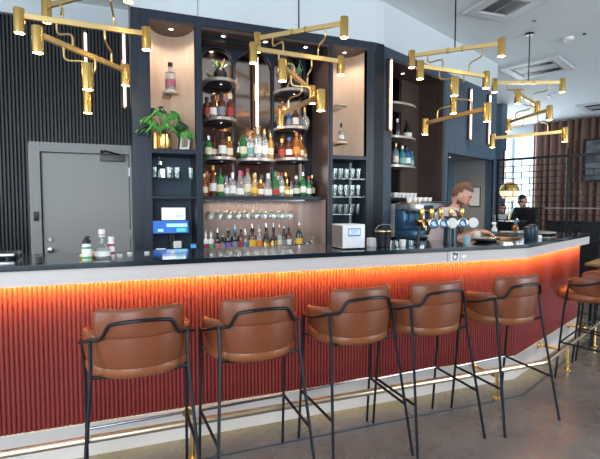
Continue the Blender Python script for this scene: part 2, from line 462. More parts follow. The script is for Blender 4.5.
# glass rack rails under the shelf
m = MB()
for k in range(11):
    x = 0.75 + k * 0.095
    m.box(x - .004, x + .004, YC + .13, 4.76, ZS - .060, ZS - .052); m.box(x - .016, x + .016, YC + .13, 4.76, ZS - .052, ZS - .048)
m.box(.72, 1.80, YC + .13, YC + .14, ZS - .048, ZS - .034); m.box(.72, 1.80, 4.74, 4.75, ZS - .048, ZS - .034)
m.build('glass_rack', steel, CAB, smooth=False)
al = area('shelf_strip_light', (1.3, 4.70, ZS - .062), (1.3, 4.74, 0.5), 1.0, .03, 1.6, (1.0, .84, .72)); 
# rounded bottle shelves
def round_shelf(cx, hw, z, lit=True):
    pts = [(cx - hw * math.cos(PI * k / 18), 4.79 - 0.27 * math.sin(PI * k / 18) ** .8) for k in range(19)]
    pts = [(cx - hw, 4.83)] + pts + [(cx + hw, 4.83)]
    s = MB().prism(pts, z - 0.028, z).build('round_shelf', mat('shelf_bronze', (0.50, 0.43, 0.38), 0.3, 0.4), CAB, smooth=False)
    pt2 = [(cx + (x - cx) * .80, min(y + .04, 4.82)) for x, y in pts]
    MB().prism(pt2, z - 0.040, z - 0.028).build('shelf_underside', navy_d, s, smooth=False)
    if lit: downlight(cx, 4.64, z - .040, CAB, 1.6, .016)
AC = [(AX[i] + AX[i + 1]) / 2 for i in range(3)]
RS = [(0, 2.71), (0, 2.325), (0, 1.93), (1, 1.93), (2, 2.68), (2, 2.285), (2, 1.95)]
for i, z in RS: round_shelf(AC[i], (AX[i + 1] - AX[i]) / 2 - .002, z)
# floating small shelves in the niches
MB().cyl((0.425, 4.53, 0), 0.075, 2.50, 2.523, 24, .004).box(0.36, 0.44, 4.53, 4.76, 2.50, 2.523).build('display_shelf', beige, CAB)
MB().cyl((2.205, 4.50, 0), 0.075, 2.51, 2.532, 24, .004).box(2.165, 2.245, 4.50, 4.74, 2.50, 2.522).build('display_shelf', beige, CAB)
MB().cyl((2.215, 4.50, 0), 0.075, 2.11, 2.132, 24, .004).box(2.175, 2.255, 4.50, 4.74, 2.11, 2.132).build('display_shelf', beige, CAB)

# ------------------------------------------------------------------ turned run: coffee alcove and blue wall
ALC = thing('coffee_station_cabinet', 'dark blue alcove cabinet behind the coffee machine with brown veneer side', 'cabinet', ang(0, 0), AANG)
def B(t0, t1, d0, d1, z0, z1, bev=0): return MB().box(t0, t1, d0, d1, z0, z1, bev)
m = MB(); m.box(0.065, 0.222, 0, .45, 0, 3.20); m.box(1.437, 1.50, 0, .45, 0, 3.20); m.box(0.222, 1.437, 0, .45, 3.10, 3.20)
m.build('frame', mat('navy_daylight_tint', (0.034, 0.052, 0.078), 0.36, var=(4, (0.06, 0.085, 0.12), (10, 10, 0.5), 0.3, 0.75)), ALC, smooth=False)  # navy wood made lighter and bluer, daylight reflection put into the colour
B(.222, 1.437, .40, .45, 0, 3.10).build('back_panel', dmirror, ALC, smooth=False)
B(1.42, 1.4365, .004, .40, CT, 3.10).build('side_panel', brown, ALC, smooth=False)
B(0.2225, 1.42, .01, .40, 3.08, 3.10).build('soffit', brown, ALC, smooth=False)
B(.98, 1.42, .36, .399, 1.0, 3.08).build('shelf_panel', brown, ALC, smooth=False)
B(.065, 1.50, -.55, .40, CT - .03, CT, .003).build('coffee_counter', granite, ALC, smooth=False)
B(.065, 1.50, -.50, 0, .08, CT - .03).build('base_unit', navy_d, ALC, smooth=False)
B(.222, 1.05, .06, .40, 1.50, 1.53, .003).build('cup_shelf', navy_d, ALC, smooth=False)
B(.222, 1.0, .395, .399, CT + .02, 1.46).build('tiled_splashback', white, ALC, smooth=False)
for z in (2.68, 2.28, 1.93):
    pts = [(.36, .39), (.40, .2)] + [(.70 - .30 * math.cos(PI * k / 14), .2 - .14 * math.sin(PI * k / 14)) for k in range(1, 14)] + [(1.0, .2), (1.04, .39)]
    MB().prism(pts, z - .025, z).build('round_shelf', mat('shelf_bronze', (0.3, .24, .2)), ALC, smooth=False)
dl = downlight(.75, .2, 3.08, ALC, 4)
# blue wall with doorway
m = MB()
m.box(1.50, 1.572, 0, .12, 0, 3.20); m.box(1.572, 3.06, 0, .12, 2.15, 3.20); m.box(3.06, 3.15, 0, .12, 0, 3.20)
at_ang(struct(m.build('wall_blue', bluewall, smooth=False)), 0, 0)
greyw = mat('grey_recess_wall', (.30, .285, .27), .6)
m = MB(); m.box(3.06, 3.15, .12, 3.9, 0, ZC)
at_ang(struct(m.build('wall_recess', greyw, smooth=False)), 0, 0)
m = MB(); m.box(1.50, 1.60, .12, .75, 0, 2.6); m.box(1.50, 3.06, .65, .75, 0, 2.6)
at_ang(struct(m.build('wall_recess_back', bluewall, smooth=False)), 0, 0)
at_ang(struct(MB().box(1.6, 3.06, .12, .65, 2.17, 2.22).build('ceiling_recess', greyw, smooth=False)), 0, 0)
m = MB(); m.box(3.04, 3.06, -.012, .004, 0, 2.165); m.box(1.572, 1.585, -.005, .13, 0, 2.165)
at_ang(struct(m.build('trim_3', black, smooth=False)), 0, 0)
rd = thing('recessed_downlight', 'small round downlight in the ceiling of the doorway recess', 'ceiling light', ang(2.3, .35, 0), AANG)
downlight(0, 0, 2.17, rd, 14, .03, (1, .93, .85))

# far wall, window, corner
FT = 9.35
m = MB()
m.box(FT, FT + .2, -9, 1.35, 0, ZC); m.box(FT, FT + .2, 1.35, 3.3, 0, .25); m.box(FT, FT + .2, 1.35, 3.3, 3.45, ZC); m.box(FT, FT + .2, 3.3, 3.9, 0, ZC)
at_ang(struct(m.build('wall_far', white_wall, smooth=False)), 0, 0)
wf = MB()
for d in (1.38, 2.02, 2.66, 3.28): wf.box(FT + .03, FT + .09, d - .03, d + .03, .25, 3.45)
for z in (.25, 1.2, 3.42): wf.box(FT + .03, FT + .09, 1.35, 3.3, z, z + .05)
wf = at_ang(struct(wf.build('window_1', mat('pale_frame', (.5, .6, .66), .5), smooth=False)), 0, 0)
B(FT + .055, FT + .065, 1.35, 3.3, .25, 3.45).build('window_pane', pane_m, wf, smooth=False)
m = MB(); m.box(3.15, FT + .2, 3.7, 3.9, 0, ZC)
at_ang(struct(m.build('wall_side', white_wall, smooth=False)), 0, 0)
m = MB(); m.box(6.05, 6.35, 1.05, 1.35, 0, ZC, .005)
at_ang(struct(m.build('wall_pillar', bluewall, smooth=False)), 0, 0)

def curtain(name, length, h, folds, amp, m_, label, t=None, d=None, loc=None, rz=None):
    """hanging folds along local x"""
    me = MB(); n = folds * 8; vs = []
    for k in range(n + 1):
        s = k / n; ph = s * folds * 2 * PI + .6 * math.sin(s * 17)
        x = s * length; y = amp * math.sin(ph) + .3 * amp * math.sin(ph * .5 + 1)
        for j, z in enumerate((0.02, h * .5, h)):
            vs.append((x, y * (1 if j < 2 else .8), z))
    fs = []
    for k in range(n):
        for j in range(2): a = k * 3 + j; fs.append((a, a + 3, a + 4, a + 1))
    me.add(vs, fs)
    o = me.build(name, m_, None, True, 80)
    sm = o.modifiers.new('thickness', 'SOLIDIFY'); sm.thickness = .006
    tag(o, label, 'curtain')
    if loc: o.location = loc; o.rotation_euler = (0, 0, rz)
    else: o.location = ang(t, d); o.rotation_euler = (0, 0, AANG + PI / 2)
    return o
curtain('curtain', 1.62, 3.64, 9, .09, curtain_m, 'brown floor-length curtain beside the bright window behind the grid screen', t=FT - .25, d=-.22)
curtain('curtain', 2.9, 3.64, 15, .09, curtain_m, 'brown floor-length curtain at the right edge, behind the dark picture', t=FT - .25, d=-3.3)
sheer = bpy.data.materials.new('sheer_fabric'); sheer.use_nodes = True
_n = sheer.node_tree; _b = _n.nodes['Principled BSDF']; _b.inputs['Base Color'].default_value = (.85, .9, .95, 1); _b.inputs['Alpha'].default_value = .45; _b.inputs['Roughness'].default_value = .9
curtain('sheer_curtain', .8, 3.6, 8, .05, sheer, 'white sheer curtain hanging in front of the bright far window', t=FT - .16, d=2.3)
curtain('curtain', 4.6, 3.64, 26, .09, curtain_m, 'long brown curtain on the wall facing the bar, seen in its mirrors', loc=(0.5, -2.42, 0), rz=0)

pic = thing('wall_picture', 'large dark abstract picture hanging before the brown curtain', 'picture', ang(FT - .62, .08, 0), AANG)
MB().box(-.02, .02, -1.3, 0.0, 2.0, 3.05, .004).build('picture_frame', black, pic, smooth=False)
MB().box(-.026, -.02, -1.26, -.04, 2.04, 3.01).build('canvas', mat('grey_canvas', (.05, .055, .065), .6, var=(2.2, (.20, .21, .23), (1, 1, 3), .4, .7)), pic, smooth=False)
MB().tube([(0, -.2, 3.05), (0, -.2, ZC)], .003, 6).tube([(0, -1.1, 3.05), (0, -1.1, ZC)], .003, 6).build('hanging_wire', black, pic)

pf = thing('framed_print', 'small white print in a thin black frame on the doorway recess wall', 'picture', ang(3.058, .275, 1.565), AANG - PI / 2)
MB().box(-.088, .088, -.015, 0, -.15, .17, .003).build('picture_frame', black, pf, smooth=False)
MB().box(-.077, .077, -.018, -.015, -.138, .158).build('print_sheet', paper, pf, smooth=False)

# ------------------------------------------------------------------ grid screen
GS = thing('grid_screen', 'black metal grid room divider with brick pattern beside the doorway', 'room divider', ang(3.19, -.03, 0), AANG)
m = MB(); L_ = 3.0
m.box(-.02, .02, -L_, 0, 2.135, 2.17); m.box(-.02, .02, -L_, 0, .9, .93)
m.build('top_and_base_rail', black, GS, smooth=False)
for y in (0, -1.0, -2.0, -2.98):
    MB().box(-.02, .02, y - .014, y + .014, 0, 2.26 if y == -1.0 else 2.17).build('post', black, GS, smooth=False)
m = MB(); z = 1.02; row = 0
while z < 2.1:
    m.box(-.004, .004, -L_, 0, z - .006, z + .006)
    for k in range(16):
        y = -k * .24 - (.12 if row % 2 else 0)
        if y > -L_: m.box(-.004, .004, y - .006, y + .006, z, min(z + .093, 2.14))
    z += .093; row += 1
m.build('wire_grid', black, GS, smooth=False)
MB().box(-.06, .02, -L_, -.72, 1.385, 1.405).build('rail_shelf', mat('grey_rail', (.2, .2, .21), .5), GS, smooth=False)

# ------------------------------------------------------------------ ceiling fittings
def cassette(t, d, size, label, rz):
    c = thing('air_conditioning_cassette', label, 'air vent', (t, d, ZC), rz)
    s = size / 2; cm = mat('cassette_white', (.62, .63, .64), .5)
    m = MB(); m.box(-s, s, -s, -s + .12, -.03, 0, .004); m.box(-s, s, s - .12, s, -.03, 0, .004); m.box(-s, -s + .12, -s + .12, s - .12, -.03, 0, .004); m.box(s - .12, s, -s + .12, s - .12, -.03, 0, .004)
    m.build('cassette_frame', cm, c, smooth=False)
    MB().box(-s + .14, s - .14, -s + .14, s - .14, -.02, -.005, .004).build('intake_panel', mat('intake_grey', (.36, .38, .40), .5), c, smooth=False)
    g = MB()
    for i in range(5): g.box(-s + .16 + i * .03, -s + .17 + i * .03, -s + .16, s - .16, -.026, -.02)
    for i in range(5): g.box(s - .17 - i * .03, s - .16 - i * .03, -s + .16, s - .16, -.026, -.02)
    g.build('intake_slats', black, c, smooth=False)
    return c
cassette(3.98, 4.0, .62, 'white square air conditioning cassette above the middle pendants, cut by the top edge', R(-3))
cassette(6.30, 5.60, .88, 'white square air conditioning cassette right above the farthest pendant', AANG)
cassette(10.1, 7.1, 1.0, 'pale ceiling cassette near the brown curtain at the right edge', AANG)
sd = tag(MB().lathe([(0, -.05), (.03, -.05), (.06, -.03), (.065, 0), (0, 0)], 20).build('smoke_detector', white), 'white round smoke detector on the ceiling next to a black dot', 'smoke detector'); sd.location = (5.56, 4.46, ZC)
sd = dup(sd, (8.1, 6.85, ZC), 0, 'white round smoke detector farther back, near the far air conditioning cassette')
for (px, py, lb) in ((5.62, 4.28, 'tiny black ceiling sensor beside the near smoke detector'), (4.67, 4.21 , 'tiny black ceiling sensor left of the near smoke detector')):
    k = tag(MB().cyl((0, 0, 0), .02, -.012, 0, 14).build('ceiling_sensor', black_p), lb, 'sensor'); k.location = (px, py, ZC)

# ------------------------------------------------------------------ bar counter
BAR = thing('bar_counter', 'long angled bar with ribbed red front, glowing edge light and black top', 'bar counter')
CX, CY = 3.00, 2.80           # flute-plane corner
XB = -2.6
EL = 1.86                     # length of the turned run
def off(dist, tend=EL, xs=XB):
    """front line offset toward the room by dist: points start, corner, end"""
    k = math.tan(AANG / 2)
    c = (CX + dist * k, CY - dist)
    e = (CX + tend * U[0] - dist * N[0], CY + tend * U[1] - dist * N[1])
    return [(xs, CY - dist), c, e]
def strip(d0, d1, z0, z1, tend=EL, xs=XB):
    a = off(d0, tend, xs); b = off(d1, tend, xs)
    m = MB()
    m.prism([a[0], a[1], b[1], b[0]], z0, z1); m.prism([a[1], a[2], b[2], b[1]], z0, z1)
    return m
strip(.082, -.53, 1.100, 1.130, EL + .10).build('worktop', granite, BAR, smooth=False)
strip(.068, .056, 1.015, 1.100, EL + .08).build('fascia', fascia_m, BAR, smooth=False)
strip(.0555, -.35, 1.062, 1.0995, EL + .0).build('fascia_return', fascia_m, BAR, smooth=False)
m = MB()
rp = .0155
def ribs(ax, ay, dx, dy, L):
    n = int(L / .0235); step = L / n
    for i in range(n):
        for k in range(7): pass
    prof = []
    for i in range(n):
        for k in range(7):
            a = PI * k / 6
            s = (i + .5) * step - math.cos(a) * step * .44; o_ = math.sin(a) * .014
            prof.append((ax + dx * s + dy * o_, ay + dy * s - dx * o_))
    vs = [(x, y, .19) for x, y in prof] + [(x, y, 1.055) for x, y in prof]; q = len(prof)
    m.add(vs, [(i, i + 1, q + i + 1, q + i) for i in range(q - 1)])
ribs(XB, CY + .014, 1, 0, CX - XB)
m.build('ribbed_front_panel', flute_m, BAR, None is None, 50)
m = MB(); ribs(CX, CY + .014, U[0], U[1], EL); m.build('ribbed_front_panel', flute_m, BAR, True, 50)
strip(-.015, -.06, .0, 1.06, EL - .005).build('bar_body', navy_d, BAR, smooth=False)
a = off(-.0, EL); b = off(-.40, EL)
m = MB(); m.prism([a[2], (a[2][0] - .02 * U[0], a[2][1] - .02 * U[1]), (b[2][0] - .02 * U[0], b[2][1] - .02 * U[1]), b[2]], 0, 1.10)
m.build('end_panel', flute_m, BAR, smooth=False)
strip(.0, -.02, 0, .192, EL).build('plinth', plinth_m, BAR, smooth=False)
strip(.004, -.012, .186, .196, EL).build('plinth_trim', plinth_m, BAR, smooth=False)
# under-edge warm light strips (in the shadow gap behind the fascia)
strip(.054, .044, 1.0535, 1.0615, EL - .01).build('light_strip', mat('strip_face', (1, .5, .2), .5, emit=(1, .42, .10), es=4), BAR, smooth=False)
OR = (1.0, .86, .10)
def edge_light(x, y, rz, L):
    l = area('bar_edge_light', (x, y, 1.050), (x, y, 0), L, .008, LEDP * L, OR, 115)
    l.rotation_euler = (R(48), 0, rz)      # grazing the ribs from behind the fascia
LEDP = 10.5
for i in range(4):
    L_ = (CX - XB) / 4; edge_light(XB + (i + .5) * L_, CY - .047, 0, L_)
mid = Vector((CX + U[0] * EL / 2 - N[0] * .047, CY + U[1] * EL / 2 - N[1] * .047, 0))
edge_light(mid.x, mid.y, AANG, EL - .04)
# fascia joint and emblem
FY = CY - .068
MB().box(2.232, 2.236, FY - .001, FY + .001, 1.015, 1.10).build('fascia_joint', black_p, BAR, smooth=False)
em = MB().box(2.262, 2.335, FY - .003, FY, 1.028, 1.095, .001).build('emblem_plate', white, BAR, smooth=False)
inkm = mat('emblem_ink', (.03, .06, .12), .5)
mm = Matrix.Translation((2.300, FY - .003, 1.056)) @ Matrix.Rotation(R(90), 4, 'X')
MB().lathe([(.016, 0), (.024, 0), (.024, .002), (.016, .002), (.016, 0)], 20, M=mm).build('emblem_ring', inkm, em)
MB().box(2.272, 2.305, FY - .005, FY - .003, 1.078, 1.090).box(2.312, 2.326, FY - .005, FY - .003, 1.068, 1.088).build('emblem_mark', inkm, em, smooth=False)
MB().ball((2.385, FY - .001, 1.055), .026, .003, .014).build('pale_badge', white, BAR)

# foot rail
FR = thing('foot_rail', 'brass and steel foot rail running along the foot of the bar', 'foot rail')
a = off(.245, EL - .1)
railm = mat('rail_brass', (.85, .72, .52), .32, 1.0)
MB().tube([(a[0][0], a[0][1], .215), (a[1][0], a[1][1], .215), (a[2][0], a[2][1], .215)], .020, 14, .05).build('rail', railm, FR)
def bracket(x, y, nx, ny):
    b_ = MB().tube([(x, y, .0), (x, y, .2)], .012, 10).cyl((x, y, 0), .03, 0, .008, 16).build('rail_post', gold, FR)
    MB().tube([(x, y, .165), (x + nx * .24, y + ny * .24, .165)], .011, 10).build('wall_stub', gold, FR)
    MB().lathe([(0, 0), (.028, 0), (.028, .008), (0, .008)], 16, M=Matrix.Translation((x + nx * .236, y + ny * .236, .165)) @ Matrix.Rotation(math.atan2(ny, nx), 4, 'Z') @ Matrix.Rotation(R(90), 4, 'Y')).build('wall_flange', gold, FR)
for x in (-1.9, .33, 2.56): bracket(x, CY - .245, 0, 1)
for s in (.55, 1.5): bracket(CX + s * U[0] - .245 * N[0], CY + s * U[1] - .245 * N[1], N[0], N[1])

# ------------------------------------------------------------------ bar stools
SA, SB_ = .250, .235
def ell(a_, ra=1.0):   # angle measured from the rear (-y); returns x,y on the rounded plan
    c, s = math.sin(a_), -math.cos(a_)
    f = lambda v: math.copysign(abs(v) ** .95, v)
    return f(c) * (SA * ra), f(s) * (SB_ * ra) + .07
def arc_pad(a0, a1, rin, rout, z0f, z1f, n=36, endr=.05):
    """padded curved slab: rin/rout functions of normalised height"""
    m = MB(); K = 14; rings = []
    for i in range(n + 1):
        s = i / n; a_ = a0 + (a1 - a0) * s
        e = min(s, 1 - s) * abs(a1 - a0) * .22
        sh = 1.0 if e > endr else math.sqrt(max(0.0, 1 - (1 - e / endr) ** 2)) * .97 + .03
        z0, z1 = z0f(s), z1f(s); zc = (z0 + z1) / 2; hz = (z1 - z0) / 2 * (.45 + .55 * sh)
        ring = []
        for k in range(K):
            th = 2 * PI * k / K
            cs, sn = math.cos(th), math.sin(th)
            px = math.copysign(abs(cs) ** .7, cs); pz = math.copysign(abs(sn) ** .45, sn)
            h = (pz + 1) / 2
            rc = (rin(h) + rout(h)) / 2; rt = (rout(h) - rin(h)) / 2 * sh
            x, y = ell(a_, rc + rt * px)
            ring.append(m.b.verts.new((x, y, zc + hz * pz)))
        rings.append(ring)
    for p, q in zip(rings, rings[1:]):
        for k in range(K): m.b.faces.new((p[k], p[(k + 1) % K], q[(k + 1) % K], q[k]))
    m.b.faces.new(rings[0][::-1]); m.b.faces.new(rings[-1])
    return m
def make_stool():
    t = thing('bar_stool', '', 'bar stool')
    m = MB(); n = 40; rings = []
    prof = [(0, .662), (.72, .658), (.88, .660), (.955, .672), (.97, .690), (.955, .715), (.90, .733), (.6, .742), (0, .745)]
    for r_, z in prof:
        if r_ == 0: rings.append([m.b.verts.new((0, .07, z))])
        else: rings.append([m.b.verts.new((ell(2 * PI * k / n, r_)[0], ell(2 * PI * k / n, r_)[1], z)) for k in range(n)])
    for p, q in zip(rings, rings[1:]):
        for k in range(n):
            k2 = (k + 1) % n
            if len(p) == 1: m.b.faces.new((p[0], q[k2], q[k]))
            elif len(q) == 1: m.b.faces.new((p[k], p[k2], q[0]))
            else: m.b.faces.new((p[k], p[k2], q[k2], q[k]))
    m.build('seat', leather_l, t, True, 60)
    w = lambda s: abs(2 * s - 1)
    arc_pad(-R(114), R(114), lambda h: .80 + .05 * h, lambda h: .965 + .07 * h, lambda s: .688 + .070 * w(s) ** 2.5, lambda s: .880 - .030 * w(s) ** 2).build('lower_backrest', leather, t, True, 60)
    arc_pad(-R(55), R(55), lambda h: .86 + .02 * h, lambda h: 1.045 + .0 * h, lambda s: .845, lambda s: .985 - .006 * w(s) ** 2, endr=.045).build('upper_backrest', leather, t, True, 60)
    # rail round the back with the raised middle
    pts = []
    def rp_(deg, z, k=1.085): x, y = ell(R(deg), k); return (x, y, z)
    for s in (-1,):
        pts += [rp_(-106, .800, 1.06), rp_(-95, .800, 1.06), rp_(-80, .808), rp_(-66, .825), rp_(-52, .845), rp_(-38, .850), rp_(-29, .920), rp_(-15, .930), rp_(0, .934), rp_(15, .930), rp_(29, .920), rp_(38, .850), rp_(52, .845), rp_(66, .825), rp_(80, .808), rp_(95, .800, 1.06), rp_(106, .800, 1.06)]
    MB().tube(pts, .0082, 10, .018).build('back_rail', black, t)
    for s in (-1, 1):
        a_ = rp_(106 * s, .800, 1.06); r_ = rp_(51 * s, .846)
        MB().tube([(a_[0], a_[1], .803), (s * .247, a_[1] + .03, .62), (s * .252, .225, 0.0)], .0082, 10, .05).build('leg', black, t)
        MB().tube([(r_[0], r_[1], .852), (s * .212, r_[1] - .02, .70), (s * .262, -.235, 0.0)], .0082, 10, .05).build('leg', black, t)
    def fl(s, z): f = z / .62; return (s * (.252 - .007 * f), .225 + (.165 - .225) * f, z)
    def rl(s, z): f = z / .70; return (s * (.262 - .047 * f), -.235 + .119 * f, z)
    m = MB()
    m.tube([fl(-1, .31), fl(1, .31)], .008, 8)
    m.build('front_footrest', mat('footrest_steel', (.25, .28, .33), .25, 1.0), t)
    MB().tube([fl(-1, .31), rl(-1, .285)], .008, 8).build('side_bar', black, t)
    MB().tube([fl(1, .31), rl(1, .285)], .008, 8).build('side_bar', black, t)
    m = MB(); 
    for s in (-1, 1):
        m.tube([(s * .248, .165, .672), (s * .12, .13, .655)], .008, 8); m.tube([(s * .214, -.112, .680), (s * .13, -.07, .655)], .008, 8)
    m.tube([(-.13, -.07, .652), (-.12, .13, .652)], .008, 8).tube([(.13, -.07, .652), (.12, .13, .652)], .008, 8).tube([(-.12, .13, .652), (.12, .13, .652)], .008, 8)
    m.build('seat_frame', black, t)
    return t
stool = make_stool()
def along(s, back=.47): return (CX + s * U[0] - back * N[0], CY + s * U[1] - back * N[1])
places = [(.050, 2.29, 2, 'brown leather bar stool with black legs, first from the left end of the bar'),
          (.625, 2.30, 3, 'brown leather bar stool, second from the left, in front of the ribbed panel'),
          (1.245, 2.35, 4, 'brown leather bar stool in the middle, below the white box on the bar'),
          (1.775, 2.35, 4, 'brown leather bar stool, fourth from the left, below the beer taps'),
          (2.415, 2.35, 5, 'brown leather bar stool nearest the corner where the bar turns'),
          (3.65, 2.59, 24, 'tan leather bar stool first past the bar corner, cropped by the right edge'),
          (4.19, 2.82, 24, 'tan leather bar stool second past the bar corner, mostly hidden behind the first'),
          (4.73, 3.06, 24, 'tan leather bar stool farthest away by the end of the bar')]
for i, (x, y, rz, lb) in enumerate(places):
    if i == 0: s_ = stool; s_.location = (x, y, 0); s_.rotation_euler = (0, 0, R(rz)); s_['label'] = lb; s_['group'] = 'bar stools lined up along the bar'
    else: dup(stool, (x, y, 0), R(rz), lb)

# ------------------------------------------------------------------ brass pendants
PL = .88
LV = [(3.04, -46), (2.82, 3), (2.60, 51), (2.36, 94)]
def make_pendant():
    t = thing('pendant_light', '', 'pendant light')
    ends = []
    for z, a_ in LV:
        dx, dy = math.cos(R(a_)) * PL / 2, math.sin(R(a_)) * PL / 2
        M_ = Matrix.Rotation(R(a_), 4, 'Z')
        bar = MB().box(-PL / 2, PL / 2, -.013, .013, z - .018, z + .022, .002, M=M_).build('bar', gold_l, t, smooth=False)
        for s in (-1, 1):
            x, y = s * dx, s * dy
            c = MB().lathe([(0, z + .052), (.035, z + .052), (.037, z + .047), (.037, z - .125), (.033, z - .125), (.033, z - .118), (0, z - .118)], 20, (x, y, 0)).build('lamp_cylinder', gold, t)
            MB().lathe([(0, z - .122), (.0325, z - .122), (.0325, z - .119)], 16, (x, y, 0)).build('lamp_face', bulb, c)
            l = PLAMP; lo = bpy.data.objects.new('pendant_lamp_beam', l); COL.objects.link(lo)
            lo.location = (x, y, z - .14); lo.parent = t
    def on(i, f, dz=0):
        z, a_ = LV[i]; return Vector((math.cos(R(a_)) * PL / 2 * f, math.sin(R(a_)) * PL / 2 * f, z + dz))
    # bent connecting tubes between neighbouring bars
    for i, f0, f1 in ((0, -.62, -.35), (0, .60, .45), (1, -.45, -.3), (1, .30, .62), (2, -.5, -.55), (2, .2, .55)):
        a_, b_ = on(i, f0, -.01), on(i + 1, f1, .01); dz = (a_.z - b_.z)
        p1 = a_ - Vector((0, 0, dz * .45)); p2 = Vector((b_.x, b_.y, p1.z - dz * .05))
        MB().tube([a_, p1, p2, b_], .008, 8, .045).build('connecting_tube', gold_l, t)
    MB().tube([(0, 0, LV[0][0]), (0, 0, ZC)], .007, 8).build('suspension_rod', black, t)
    for f in (-.16, .16):
        p = on(0, f); MB().box(-.012, .012, -.017, .017, p.z - .02, p.z + .028, M=Matrix.Translation((p.x, p.y, 0)) @ Matrix.Rotation(R(LV[0][1]), 4, 'Z')).build('bar_clip', gold, t, smooth=False)
    MB().cyl((0, 0, 0), .055, ZC - .025, ZC, 24, .003).build('ceiling_rose', black, t)
    return t
PLAMP = bpy.data.lights.new('pendant_lamp_beam', 'SPOT'); PLAMP.energy = 2.2; PLAMP.color = (1, .72, .42); PLAMP.spot_size = R(130); PLAMP.spot_blend = .7; PLAMP.shadow_soft_size = .025
pend = make_pendant()
for i, (x, y, rz, lb) in enumerate([(-.255, 3.90, 0, 'brass multi-arm pendant light hanging above the left end, before the grey door'),
                                    (1.52, 3.97, 0, 'brass multi-arm pendant light hanging in front of the bottle arches'),
                                    (3.20, 3.86, 0, 'brass multi-arm pendant light hanging above the beer taps and barman'),
                                    (4.95, 4.53, 24, 'brass multi-arm pendant light farthest right, before the bright window')]):
    if i == 0: pend.location = (x, y, 0); pend.rotation_euler = (0, 0, R(rz)); pend['label'] = lb; pend['group'] = 'brass pendant lights over the bar'
    else: dup(pend, (x, y, 0), R(rz), lb)

# wall sconces: brass back bar with a glowing tube
def sconce(loc, rz, h, label):
    t = thing('wall_sconce', label, 'wall light', loc, rz, 'long vertical brass wall lights')
    MB().box(-.024, .004, -.03, 0, 0, h, .002).build('back_plate', mat('dark_bronze', (.10, .065, .05), .4, .8), t, smooth=False)
    MB().tube([(.016, -.035, 0.01), (.016, -.035, h - .01)], .015, 14).build('light_tube', bulb_in, t)
    MB().cyl((.016, -.035, 0), .017, h - .015, h + .005, 14).cyl((.016, -.035, 0), .017, -.005, .015, 14).build('end_cap', gold, t)
    MB().box(-.018, .0, -.036, -.03, h * .38, h * .62, .002).build('bracket', gold_l, t, smooth=False)
    return t
sconce((-.395, 5.70, 2.47), 0, .90, 'vertical glowing tube light on the slatted wall above the grey door')
sconce((.005, 5.70, 2.56), 0, .88, 'vertical glowing tube light on the slatted wall next to the tall cabinet')
sconce((1.325, 4.79, 2.27), 0, .76, 'vertical glowing tube light in front of the middle mirror arch')
sconce(ang(.135, 0, 2.28), AANG, .79, 'vertical glowing tube light on the dark corner post of the cabinets')
sconce(ang(2.15, 0, 2.38), AANG, .72, 'vertical glowing tube light on the blue wall, left of its pair')
sconce(ang(2.80, 0, 2.37), AANG, .76, 'vertical glowing tube light on the blue wall, right of its pair')
sconce(ang(6.2, 1.05, 1.9), AANG, .75, 'vertical tube light on the far blue pillar next to the window')

# ------------------------------------------------------------------ bottles
C_ = {}
def bm_(name, col, rough=.08, trans=.0): return mat(name, col, rough, trans=trans, coat=.4)
AMB = bm_('amber_spirit', (.42, .13, .02), trans=.35); DAMB = bm_('dark_amber_spirit', (.12, .03, .01), trans=.2)
GRN = bm_('green_bottle_glass', (.02, .20, .05), trans=.25); DGRN = bm_('dark_green_glass', (.01, .045, .02), trans=.1)
CLR = bm_('clear_spirit_glass', (.86, .90, .90), .04, .82); BLK = bm_('black_bottle_glass', (.012, .010, .014)); GLD = bm_('golden_spirit', (.62, .36, .08), trans=.4)
RED = bm_('red_spirit', (.45, .02, .02), trans=.2); WHT = bm_('white_bottle', (.75, .74, .72), .25); BLU = bm_('blue_spirit', (.02, .15, .42), trans=.3); TEAL = bm_('teal_spirit', (.02, .30, .36), trans=.2)
def lm(name, col): return mat(name, col, .55)
LBL = {'white': lm('white_label', (.80, .78, .74)), 'cream': lm('cream_label', (.75, .66, .48)), 'red': lm('red_label', (.38, .035, .03)), 'yellow': lm('yellow_label', (.80, .50, .05)),
       'orange': lm('orange_label', (.80, .26, .04)), 'black': lm('black_label', (.02, .02, .02)), 'grey': lm('grey_label', (.22, .25, .30)), 'green': lm('green_label', (.08, .35, .12)),
       'pink': lm('pink_label', (.50, .16, .22)), 'purple': lm('purple_label', (.22, .10, .45)), 'blue': lm('blue_label', (.05, .22, .55)), 'teal': lm('teal_label', (.22, .42, .42)),
       'gold': gold, 'silver': steel, 'magenta': lm('magenta_label', (.35, .02, .14)), 'copper': lm('copper_foil', (.48, .15, .06))}
BODY = {'amber': AMB, 'dark amber': DAMB, 'green': GRN, 'dark green': DGRN, 'clear': CLR, 'black': BLK, 'golden': GLD, 'red': RED, 'white': WHT, 'blue': BLU, 'teal': TEAL}
PROF = {  # outline (radius, height fractions), label band, label radius, cap start, cap radius
    'tall':   ([(0, 0), (.95, 0), (1, .02), (1, .60), (.86, .67), (.40, .76), (.36, .95), (0, .95)], (.16, .42), 1.0, .86, .42),
    'straight': ([(0, 0), (.95, 0), (1, .02), (1, .60), (.93, .65), (.42, .70), (.38, .95), (0, .95)], (.14, .40), 1.0, .86, .46),
    'flared': ([(0, 0), (.92, 0), (1, .03), (1, .34), (.82, .50), (.46, .70), (.36, .95), (0, .95)], (.06, .30), 1.0, .80, .44),
    'round':  ([(0, 0), (.72, 0), (.92, .10), (1, .25), (.93, .42), (.60, .55), (.26, .62), (.24, .92), (0, .92)], (.14, .36), .98, .78, .34),
    'squat':  ([(0, 0), (.95, 0), (1, .03), (1, .58), (.85, .68), (.38, .73), (.36, .93), (0, .93)], (.12, .44), 1.0, .80, .50)}
SIDES = {'straight': 20, 'squat': 8}
MESH = {}
